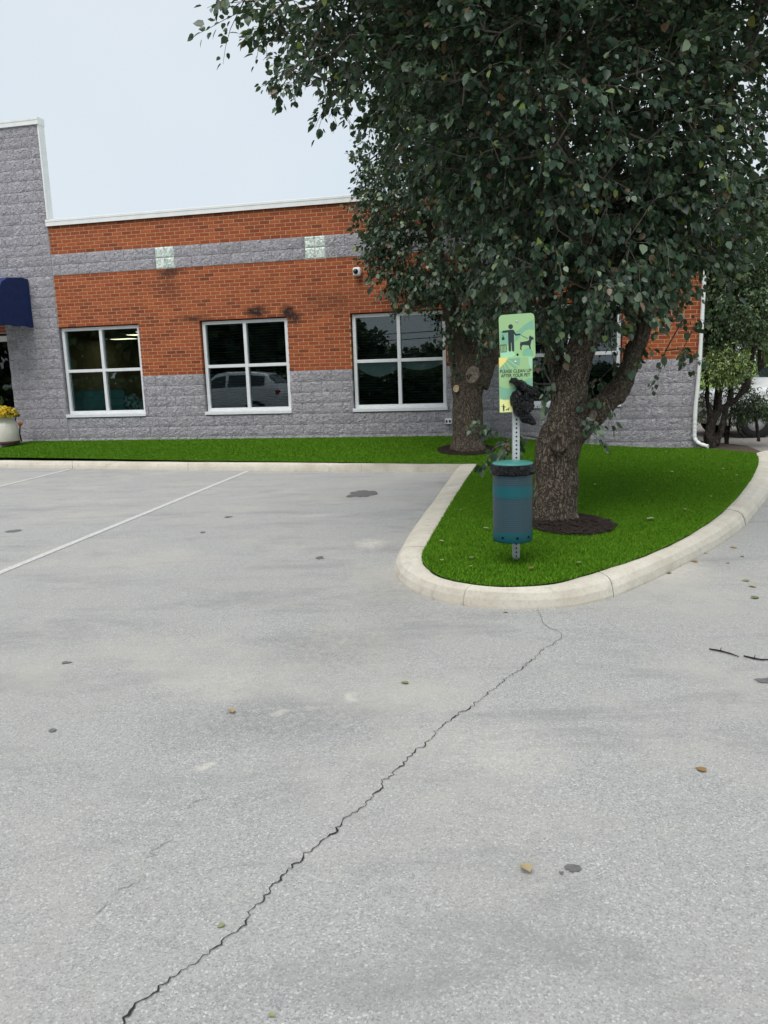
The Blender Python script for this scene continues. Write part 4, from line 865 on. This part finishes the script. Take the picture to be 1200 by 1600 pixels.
DOG = [(365, 437), (374, 455), (400, 452), (455, 446), (478, 432), (474, 405), (490, 378), (500, 392), (520, 400), (535, 418), (528, 432), (505, 440), (498, 470), (490, 500), (496, 545), (480, 545), (470, 500), (420, 492), (395, 490), (382, 510), (376, 530), (384, 552), (370, 550), (361, 530), (366, 505), (362, 480), (370, 460)]
BAGP = [(152, 352), (162, 352), (160, 366), (176, 392), (174, 410), (158, 416), (142, 410), (140, 392), (155, 368)]
ink(X1(PERSON)); ink(X1(circ(255, 258, 29))); ink(X1(DOG)); ink(X1(BAGP)); ink(X1([(372, 366), (376, 364), (462, 415), (459, 420)]))
for a, b, c_, d in ((120, 196, 470, 478), (120, 196, 556, 564), (120, 127, 478, 556), (189, 196, 478, 556), (140, 145, 478, 556), (156, 161, 478, 556), (172, 177, 478, 556)): ink(X1([(a, c_), (b, c_), (b, d), (a, d)]))
for x, y in ((331, 195), (328, 603)): MB().lathe([(0, .004), (.006, .003), (.008, 0)], 12).build('bolt', M['galv'] if y < 400 else M['hole'], s1, loc=(X1([(x, y)])[0][0], -.003, X1([(x, y)])[0][1]), rot=(math.pi/2, 0, 0))
DW, DH = 49*dpx, 81*dpx; c = at(806, 601, ys-.02)
s2 = empty('bag_dispenser', tuple(c), 0, label='green box below the sign reading please clean up after your pet', cat='dispenser'); s2.rotation_euler = (0, -.012, math.radians(-4))
MB().box(-DW/2, DW/2, -.012, .018, -DH/2, DH/2, .002).build('box', M['sign_green'], s2); u2 = DW/49.
X2 = lambda pts: clipc([((x-306)/8.43*u2, -(y-1018)/8.43*u2) for x, y in pts], DW-.002, DH-.002)
prt(X2([(98, 682), (212, 682), (175, 740), (110, 800), (98, 805)]), -.0128, 'sun_print', M['sign_yellow'], s2)
for q in ([(220, 700), (360, 690), (350, 785)], [(190, 725), (210, 715), (325, 810), (290, 820)], [(165, 750), (180, 740), (235, 830), (205, 835)], [(140, 775), (155, 765), (180, 840), (150, 842)], [(115, 800), (128, 790), (135, 850), (112, 852)]): prt(X2(q), -.0130, 'ray_print', M['sign_teal'], s2)
prt(X2([(98, 1025), (130, 1040), (180, 1060), (240, 1062), (330, 1030), (400, 980), (460, 945), (515, 940), (515, 1060), (440, 1100), (330, 1150), (230, 1185), (150, 1188), (98, 1170)]), -.0128, 'wave_print', M['sign_teal'], s2)
prt(X2([(460, 690), (515, 690), (515, 800), (490, 830), (465, 770)]), -.0128, 'wave_print', M['sign_mint'], s2)
prt(X2([(98, 1190), (160, 1205), (300, 1200), (515, 1130), (515, 1355), (98, 1355)]), -.0127, 'hill_print', M['sign_orange'], s2)
sm_ = lambda o, ox, oy, s: X2([((x-331)*s+ox, (y-388)*s+oy) for x, y in o])
for o in (PERSON, circ(255, 258, 29), DOG): prt(sm_(o, 168, 1298, .27), -.0133, 'pictogram', M['sign_ink'], s2)
def text(body, size, parent, loc, m):
    cu = bpy.data.curves.new('txt', 'FONT'); cu.body = body; cu.size = size; cu.align_x = 'CENTER'; cu.offset = size*.012; o = bpy.data.objects.new('txt', cu); C.objects.link(o); bpy.context.view_layer.update()
    me = bpy.data.meshes.new_from_object(o.evaluated_get(bpy.context.evaluated_depsgraph_get())); wd = o.dimensions.x; bpy.data.objects.remove(o); bpy.data.curves.remove(cu); me.materials.clear()
    return link('lettering', me, m, parent, loc, (math.pi/2, 0, 0)), wd
for body, x0, x1, y in (('PLEASE CLEAN UP', 108, 496, 868), ('AFTER YOUR PET', 120, 482, 920)):
    o, wd = text(body, .03, s2, (0, 0, 0), M['sign_ink']); a, b = X2([(x0, y)])[0], X2([(x1, y)])[0]; s = (b[0]-a[0])/wd; o.scale = (s, 39/8.43*u2/(.03*.70), 1); o.location = ((a[0]+b[0])/2, -.0137, a[1])
x, z = X2([(303, 738)])[0]; MB().lathe([(0, .005), (.006, .004), (.009, 0)], 12).build('bolt', M['galv'], s2, True, loc=(x, -.0125, z), rot=(math.pi/2, 0, 0))
# crumpled bag pulled from the dispenser
def crumple(name, path, wid, parent, seed, m):
    nU, nV = 30, 16; V = []; Fs = []
    pl = resample(spline(path, .01), nU)
    for i in range(nU):
        t = pl[min(i+1, nU-1)]-pl[max(i-1, 0)]; t = t/np.linalg.norm(t); nn = np.array([-t[1], t[0]]); wv = np.interp(i/(nU-1), *wid)
        for j in range(nV):
            a = 2*math.pi*j/nV; q = pl[i]+nn*math.cos(a)*wv; p3 = Vector((q[0], -.035+math.sin(a)*.028, q[1])); k = mnoise.noise_vector(p3*22+Vector((seed,)*3))*.014+mnoise.noise_vector(p3*60+Vector((seed,)*3))*.006; V.append(p3+k)
    for i in range(nU-1):
        for j in range(nV): Fs.append((i*nV+j, i*nV+(j+1) % nV, (i+1)*nV+(j+1) % nV, (i+1)*nV+j))
    Fs += [tuple(range(nV)), tuple(range(len(V)-1, len(V)-nV-1, -1))]
    return MB().add(V, Fs).build(name, m, parent, True)
pbag = empty('pet_waste_bag', tuple(c), math.radians(-4), label='crumpled black plastic bag hanging out of the green dispenser box', cat='bag')
XB = lambda pts: [np.array([(x-306)/8.43*u2, -(y-1018)/8.43*u2]) for x, y in pts]; pxm = u2/8.43
crumple('upper_fold', XB([(228, 960), (300, 985), (390, 1040), (460, 1090), (540, 1125), (600, 1160)]), ((0, .15, .5, .8, 1), tuple(q*pxm for q in (28, 50, 62, 58, 36))), pbag, 3, M['bag'])
crumple('lower_fold', XB([(290, 1095), (300, 1160), (310, 1230), (340, 1310), (400, 1400), (480, 1460), (550, 1510)]), ((0, .15, .45, .7, .9, 1), tuple(q*pxm for q in (40, 78, 88, 75, 40, 18))), pbag, 9, M['bag'])
crumple('rear_fold', XB([(420, 1120), (440, 1200), (450, 1290), (440, 1360)]), ((0, .3, .7, 1), tuple(q*pxm for q in (50, 85, 80, 40))), pbag, 14, M['bag'])

# ---------------------------------------------------------------- planter flowers and gourd
n = 420; d = nrm(RNG.normal(size=(n, 3))); d[:, 2] = np.abs(d[:, 2]); Pm = d*np.array([.26, .26, .17])+np.array([0, 0, .53]); Sz = .05+.02*RNG.random(n)
v, f = leaf_mesh(Pm, leaf_frames(d+RNG.normal(0, .4, (n, 3)), RNG.normal(0, .5, (n, 3))+d), Sz); o = link('foliage', npmesh('foliage', v, f), M['leaf_fine'], pt); o['kind'] = 'stuff'
mb = MB()
for k in range(300):
    q = nrm(RNG.normal(size=3)); q[2] = abs(q[2]); p = q*np.array([.275, .275, .19])+np.array([0, 0, .54]); fr = leaf_frames(RNG.normal(size=(1, 3)), q[None])[0]
    for j in range(7): a = j*.9; dx = (fr[0]*math.cos(a)+fr[1]*math.sin(a))*.034; sx = (fr[0]*-math.sin(a)+fr[1]*math.cos(a))*.011; mb.add([p, p+dx+sx+q*.008, p+dx-sx+q*.008], [(0, 1, 2)])
o = mb.build('blossoms', M['mum'], pt); o['kind'] = 'stuff'
gu, gz = wall(31, 662, -.3); 
pk = empty('gourd_stand', tuple(bworld(gu, -.3, turfz(*bworld(gu, -.3, 0)[:2]))), TH, label='dark twig stand holding an orange gourd beside the planter', cat='plant stand'); gz0 = gz-pk.location.z
MB().tube([(-.02, .02, 0), (-.03, 0, gz0*.5), (0, 0, gz0-.04)], [.02, .014, .012], 7).build('stem', M['dark_bark'], pk, True); blob('gourd', M['pumpkin'], (.01, 0, gz0), (.055, .05, .045), 4, .15, 2, pk)

# ---------------------------------------------------------------- fallen leaves and twigs
def fallen(px, py, size, m, label, group, fn=asph, curl=.3, name='fallen_leaf'):
    c = hit(px, py, fn); off = .022 if fn is turfz else .003; V = LV.copy()*size; V[:, 1] -= size/2; V[:, 2] = np.abs(V[:, 0])*curl*1.2+(V[:, 1]/size)**2*size*curl*.8
    me = npmesh('fallen_leaf', V, LF); me.materials.append(m); link(name, me, None, None, (c[0], c[1], c[2]+off), (random.uniform(-.12, .12), random.uniform(-.12, .12), random.random()*6.28), label=label, category='leaf', group=group)
fallen(821, 1362, .05, M['dry_leaf'], 'curled brown leaf lying near the dark oil spot', None, curl=.9); fallen(361, 1114, .045, M['dry_leaf'], 'small tan leaf on asphalt beside pale scuff marks', None, curl=.9)
fallen(345, 1448, .024, M['green_leaf'], 'small green leaf lying beside the long asphalt crack', None); fallen(425, 1588, .02, M['green_leaf'], 'tiny yellow-green leaf on bare asphalt', None)
for x, y in ((1147, 856), (1160, 870), (1175, 917), (1165, 908), (1137, 880), (1100, 865), (1085, 878), (1045, 896), (1180, 935), (632, 1068), (860, 938), (790, 957), (1095, 1204)): fallen(x, y, .03+.03*random.random(), M['green_leaf'] if random.random() < .6 else M['dry_leaf'], 'small fallen leaf scattered on asphalt around the kerb', 'leaves fallen on the asphalt')
tp = [(736, 890), (737, 876), (904, 884), (957, 768), (1110, 779), (1018, 814), (690, 850), (940, 735), (985, 745), (1065, 715), (1050, 740), (1130, 735), (1000, 705), (930, 760), (1020, 720), (950, 710), (1090, 760), (1010, 770), (720, 800), (760, 830), (1150, 745), (980, 725), (295, 703), (640, 690), (925, 700), (1040, 708), (1100, 725), (905, 790), (1070, 800), (690, 880), (830, 893), (1015, 815)]
for x, y in tp:
    wh = 'turf beside the forked tree mulch ring' if 690 < x < 960 and y > 760 else 'turf in front of the block wall' if y < 730 else 'open turf inside the curved kerb'
    fallen(x, y, .032+.028*random.random(), M['green_leaf'] if random.random() < .75 else M['dry_leaf'], 'small pale leaf lying on the '+wh, 'leaves fallen on the '+wh, turfz, .4)
for pts, lab in (([(1108, 1016), (1125, 1019), (1140, 1023), (1154, 1028)], 'short straight dark twig lying on the asphalt'), ([(1162, 1027), (1178, 1031), (1190, 1033), (1212, 1032)], 'thin crooked twig lying on the asphalt near a dark spot')):
    q = [hit(*p)+np.array([0, 0, .008]) for p in pts]; mb = MB().tube(q, [.004, .0048, .004, .0025], 6); mb.tube([q[1], q[1]+np.array([.02, .03, .006])], [.0022, .0015], 4); mb.build('fallen_twig', M['dark_bark'], label=lab, category='twig')

# ---------------------------------------------------------------- trees and shrubs past the corner
def simple_tree(name, label, base, trunkpx, Y, blobs, ncl, per, size, leafm, group='trees past the building corner', cat='tree', **k):
    return tree(name, label, group, base, [limb(l, Y, .72) for l in trunkpx], 0, blobs, ncl, per, size, leafm, M['dark_bark'], 0, None, .014, cat=cat, **k)
b3 = np.array(at(1113, 690, 13.75)); b3[2] = -.06
simple_tree('multi_stem_tree', 'dark multi-stemmed tree leaning out beside the white downspout', b3, [[(1110, 700, 22), (1107, 680, 20), (1112, 660, 20), (1122, 640, 18), (1124, 600, 14), (1118, 540, 10), (1115, 450, 8), (1120, 340, 6)], [(1118, 695, 16), (1126, 675, 13), (1132, 650, 11), (1142, 610, 9), (1146, 560, 8), (1150, 470, 7), (1160, 360, 5)], [(1112, 655, 14), (1104, 620, 9), (1106, 580, 8), (1104, 520, 6), (1100, 420, 5)], [(1124, 640, 13), (1150, 625, 12), (1166, 605, 13), (1172, 580, 12), (1180, 540, 10), (1190, 480, 8), (1205, 400, 6)]], 13.75,
            [(at(1150, 470, 13.9), (.75, .8, .80)), (at(1160, 370, 14), (.75, .8, .8)), (at(1115, 480, 13.9), (.3, .5, .8)), (at(1185, 470, 14.1), (.45, .6, .45)), (at(1120, 380, 14), (.45, .6, .6))], 700, 26, .055, M['leaf_fine'], wid=.8, spread=.26)
b4 = np.array(at(1135, 690, 13.9)); b4[2] = -.06
simple_tree('light_shrub', 'pale green feathery shrub between the stems near the downspout', b4, [[(1135, 695, 8), (1132, 640, 6), (1130, 580, 5)], [(1137, 690, 6), (1145, 620, 4)]], 14.6, [(at(1132, 572, 13.45), (.36, .3, .28), 2), (at(1105, 620, 14.6), (.12, .2, .5)), (at(1150, 600, 14.6), (.2, .3, .3))], 200, 26, .05, M['leaf_bright'], 'shrubs past the building corner', 'shrub', wid=.6, spread=.2)
b5 = np.array(at(1180, 665, 14.3)); b5[2] = -.06
simple_tree('dark_shrub', 'low dark spreading shrub in front of the parked car', b5, [[(1185, 690, 8), (1182, 660, 7), (1180, 640, 5)]], 14.3, [(at(1180, 638, 14.3), (.36, .35, .20)), (at(1150, 645, 14.3), (.15, .2, .12))], 130, 26, .05, M['leaf_fine'], 'shrubs past the building corner', 'shrub', wid=.5, spread=.2)
for bpx, Y, bl, lab, n, m in (((1195, 640), 21, [((1180, 390), (1.5, 1.2, 1.6)), ((1230, 480), (1.4, 1.2, 1.3)), ((1160, 470), (.8, 1, .9))], 'yellow-green leafy tree standing behind the dark corner tree', 700, M['leaf_bright']), ((1290, 640), 26, [((1270, 400), (2.2, 2, 2.6)), ((1220, 520), (1.4, 1.5, 1.2))], 'tall mid-green tree at the back of the gravel drive', 700, M['leaf_far']),
                            ((1120, 610), 34, [((1110, 510), (2.4, 2, 2.0)), ((1180, 530), (2.4, 2, 1.8))], 'rounded tree on the lawn far beyond the drive', 600, M['leaf_far'])):
    bb = np.array(at(bpx[0], bpx[1], Y)); bb[2] = -.1 if Y < 30 else .15; x = bpx[0]
    simple_tree('background_tree', lab, bb, [[(x, bpx[1]+25, 22*14/Y*1.3), (x-4, bpx[1]-30, 16*14/Y*1.3), (x-8, bpx[1]-110, 11), (x-5, bpx[1]-230, 7)]], Y, [(at(q[0], q[1], Y), r) for q, r in bl], n, 16, .11, m, wid=.9, spread=.4, step=.5)
# edging board
e0, e1 = hit(1085, 700, lambda x, y: 0.0), hit(1160, 706, kz)
tb = MB().tube([(e0[0]+.02, e0[1]-.06, .0), (5.42, 12.60, -.01), (5.75, 12.30, -.03)], [.045, .045, .04], 4); tb.build('edging_board', M['wood'], label='weathered timber edging between turf and shrub bed', category='edging')

# ---------------------------------------------------------------- vehicles
def car(loc, rz, label, group=None):
    t = empty('parked_car', loc, rz, label=label, cat='car', group=group); w_ = .90
    # stations along x (front at -x): x, half width, low z, belt z, roof half width, roof z
    st = [(-2.25, .62, .45, .70, .50, .72), (-2.15, .80, .28, .88, .60, .90), (-1.7, .88, .24, .98, .66, 1.00), (-1.05, w_, .24, 1.06, .70, 1.08), (-.85, w_, .24, 1.08, .72, 1.14), (-.15, w_, .24, 1.08, .64, 1.60), (.3, w_, .24, 1.09, .63, 1.67), (1.1, w_, .24, 1.11, .62, 1.66), (1.7, w_, .25, 1.13, .60, 1.58), (2.1, .88, .28, 1.12, .60, 1.22), (2.22, .84, .36, 1.0, .58, 1.02), (2.27, .74, .46, .8, .5, .82)]
    V = []; k = 14
    for x, h, lo_, be, rw, rf in st:
        half = [(h*.80, lo_), (h*.97, lo_+.10), (h, (lo_+be)/2), (h*.985, be-.05), (h*.95, be), (rw, rf-.03), (rw*.8, rf+.015)]
        V += [(x, y, z) for y, z in half]+[(x, -y, z) for y, z in reversed(half)]
    Fs = []
    for i in range(len(st)-1):
        for j in range(k): Fs.append((i*k+j, i*k+(j+1) % k, (i+1)*k+(j+1) % k, (i+1)*k+j))
    Fs += [tuple(range(k)), tuple(range(len(V)-1, len(V)-k-1, -1))]; me = MB().add(V, Fs).mesh('body', True); bm = bmesh.new(); bm.from_mesh(me); bmesh.ops.recalc_face_normals(bm, faces=bm.faces); bm.to_mesh(me); bm.free(); bo = link('body', me, M['car_white'], t)
    def side(x, zf, s):                                    # a point of the glasshouse side, zf 0 belt .. 1 roof
        xs = [q[0] for q in st]; be = np.interp(x, xs, [q[3] for q in st]); rf = np.interp(x, xs, [q[5] for q in st])-.03; h = np.interp(x, xs, [q[1] for q in st])*.95; rw = np.interp(x, xs, [q[4] for q in st]); return (x, s*(h+(rw-h)*zf+.006), be+(rf-be)*zf)
    for s in (-1, 1):
        for a, b in ((-.62, .28), (.36, 1.05), (1.13, 1.72)):
            P = [side(a, .1, s), side(b, .1, s), side(b-.02, .86, s), side(max(a, -.12) if a < 0 else a+.02, .86 if a > 0 else .84, s)]
            MB().add(P, [(0, 1, 2, 3)] if s < 0 else [(3, 2, 1, 0)]).build('side_window', M['car_glass'], t)
        mi = MB().box(-.72, -.56, min(s*.93, s*1.10), max(s*.93, s*1.10), 1.07, 1.20, .03).build('door_mirror', M['black_gloss'], t, True)
        for x in (.12, .95): MB().box(x, x+.16, min(s*.895, s*.925), max(s*.895, s*.925), .93, .96, .008).build('door_handle', M['car_white'], t)
        for x in (-1.38, 1.38):
            wh = empty('wheel'); wh.parent = t; wh.location = (x, s*.80, .34)
            MB().lathe([(.20, -.11), (.32, -.11), (.34, -.08), (.34, .10), (.32, .125), (.21, .125)], 28).build('tyre', M['tyre'], wh, True, rot=(math.pi/2, 0, 0)); MB().lathe([(0, .10*-s), (.08, .11*-s), (.20, .118*-s), (.215, .10*-s), (.215, -.08*-s)], 20).build('rim', M['rim'], wh, True, rot=(math.pi/2, 0, 0))
            MB().lathe([(0, -s*.09), (.395, -s*.09), (.395, 0)], 28).build('wheel_arch', M['tyre'], wh, rot=(math.pi/2, 0, 0))
        MB().box(-2.2, -1.95, min(s*.55, s*.80), max(s*.55, s*.80), .70, .82, .03).build('headlight', M['glass_block'], t, True); MB().box(2.02, 2.24, min(s*.62, s*.86), max(s*.62, s*.86), .85, 1.02, .03).build('tail_light', M['red_lamp'], t, True)
    V = [(-.80, -.66, 1.15), (-.80, .66, 1.15), (-.20, .58, 1.585), (-.20, -.58, 1.585)]; MB().add([(x-.03, y, z+.012) for x, y, z in V], [(0, 1, 2, 3)]).build('windscreen', M['car_glass'], t)
    V = [(1.76, -.54, 1.54), (1.76, .54, 1.54), (2.08, .56, 1.26), (2.08, -.56, 1.26)]; MB().add([(x+.03, y, z+.012) for x, y, z in V], [(0, 1, 2, 3)]).build('rear_window', M['car_glass'], t); return t
cp = at(1246, 636, 17.0); car((cp[0], cp[1], -.088), math.radians(2), 'white car parked on the gravel drive behind the corner shrubs')
# what stands behind the photographer, seen in the windows: a car, trees, power lines
def mirror(px, py, dist):
    r = nrm(ray(px, py)); p = CAM+r*dist; q = p@WN-D0; return p-2*q*WN
mp = mirror(352, 618, 28.5); car((mp[0], mp[1], 0), TH+math.pi*0, 'white car with black mirrors parked opposite the building')
print('mirror car', mp)
for i, (px, dist, hh, rr) in enumerate(((150, 44, 11, 3.6), (260, 42, 12, 3.8), (380, 43, 11, 3.7), (470, 46, 11, 3.6), (552, 60, 5.0, 2.2), (590, 66, 3.6, 2.2), (640, 70, 3.2, 3.0), (690, 66, 3.6, 3.0), (50, 44, 11, 3.7))):
    q = mirror(px, 560, dist); q[2] = -.05; z = lambda h: q+np.array([0, 0, h])
    tree('roadside_tree', 'broad leafy roadside tree reflected in the office windows', 'roadside trees opposite the building', q, [[(z(0), .2), (z(hh*.3), .15), (z(hh*.6), .09), (z(hh*.85), .05)]], 0, [(z(hh*.55), (rr, rr, hh*.40)), (z(hh*.75)+np.array([rr*.3, 0, 0]), (rr*.6, rr*.6, hh*.24)), (z(hh*.25)+np.array([-rr*.2, 0, 0]), (rr*1.0, rr*.9, hh*.2))], 420, 14, .42, M['leaf_far'], M['dark_bark'], voxel=.06, spread=.8, step=1.2)
for i, (ya, yb, lab) in enumerate(((517, 503, 'highest power line strung opposite the building'), (527, 513, 'middle power line strung opposite the building'), (549, 537, 'lowest power line strung opposite the building'))):
    a, b = mirror(430, ya+4, 42), mirror(820, yb-4, 42); MB().tube([a+(b-a)*t-np.array([0, 0, .35*4*t*(1-t)]) for t in np.linspace(-.6, 1.6, 24)], .022, 5).build('power_line', M['tyre'], label=lab, category='cable', group='power lines')

# unseen hedge added behind the camera to darken the window reflections
def hedge(name, label, p, q, h, wd, n):
    p, q = np.array(p), np.array(q); L = np.linalg.norm(q-p); t = empty(name, tuple((p+q)/2), math.atan2((q-p)[1], (q-p)[0]), label=label, cat='hedge')
    P = np.stack([RNG.uniform(-L/2, L/2, n), RNG.uniform(-wd/2, wd/2, n), RNG.uniform(.05, h, n)*(1+.08*np.sin(np.arange(n)))], 1)
    v, f = leaf_mesh(P, leaf_frames(RNG.normal(size=(n, 3)), RNG.normal(size=(n, 3))), .16+.1*RNG.random(n)); o = link('foliage', npmesh('foliage', v, f), M['leaf_fine'], t); o['kind'] = 'stuff'
    mb = MB()
    for k in range(int(L/.5)): x = -L/2+k*.5; mb.tube([(x, 0, 0), (x+.05, .05, h*.7)], [.03, .015], 5)
    mb.build('stems', M['dark_bark'], t, kind='stuff')
ha, hb = mirror(20, 640, 36), mirror(1000, 640, 34); ha[2] = hb[2] = 0
hedge('added_hedge', 'added low hedge behind the camera, darkening the window reflections', ha, hb, 1.45, .9, 26000)
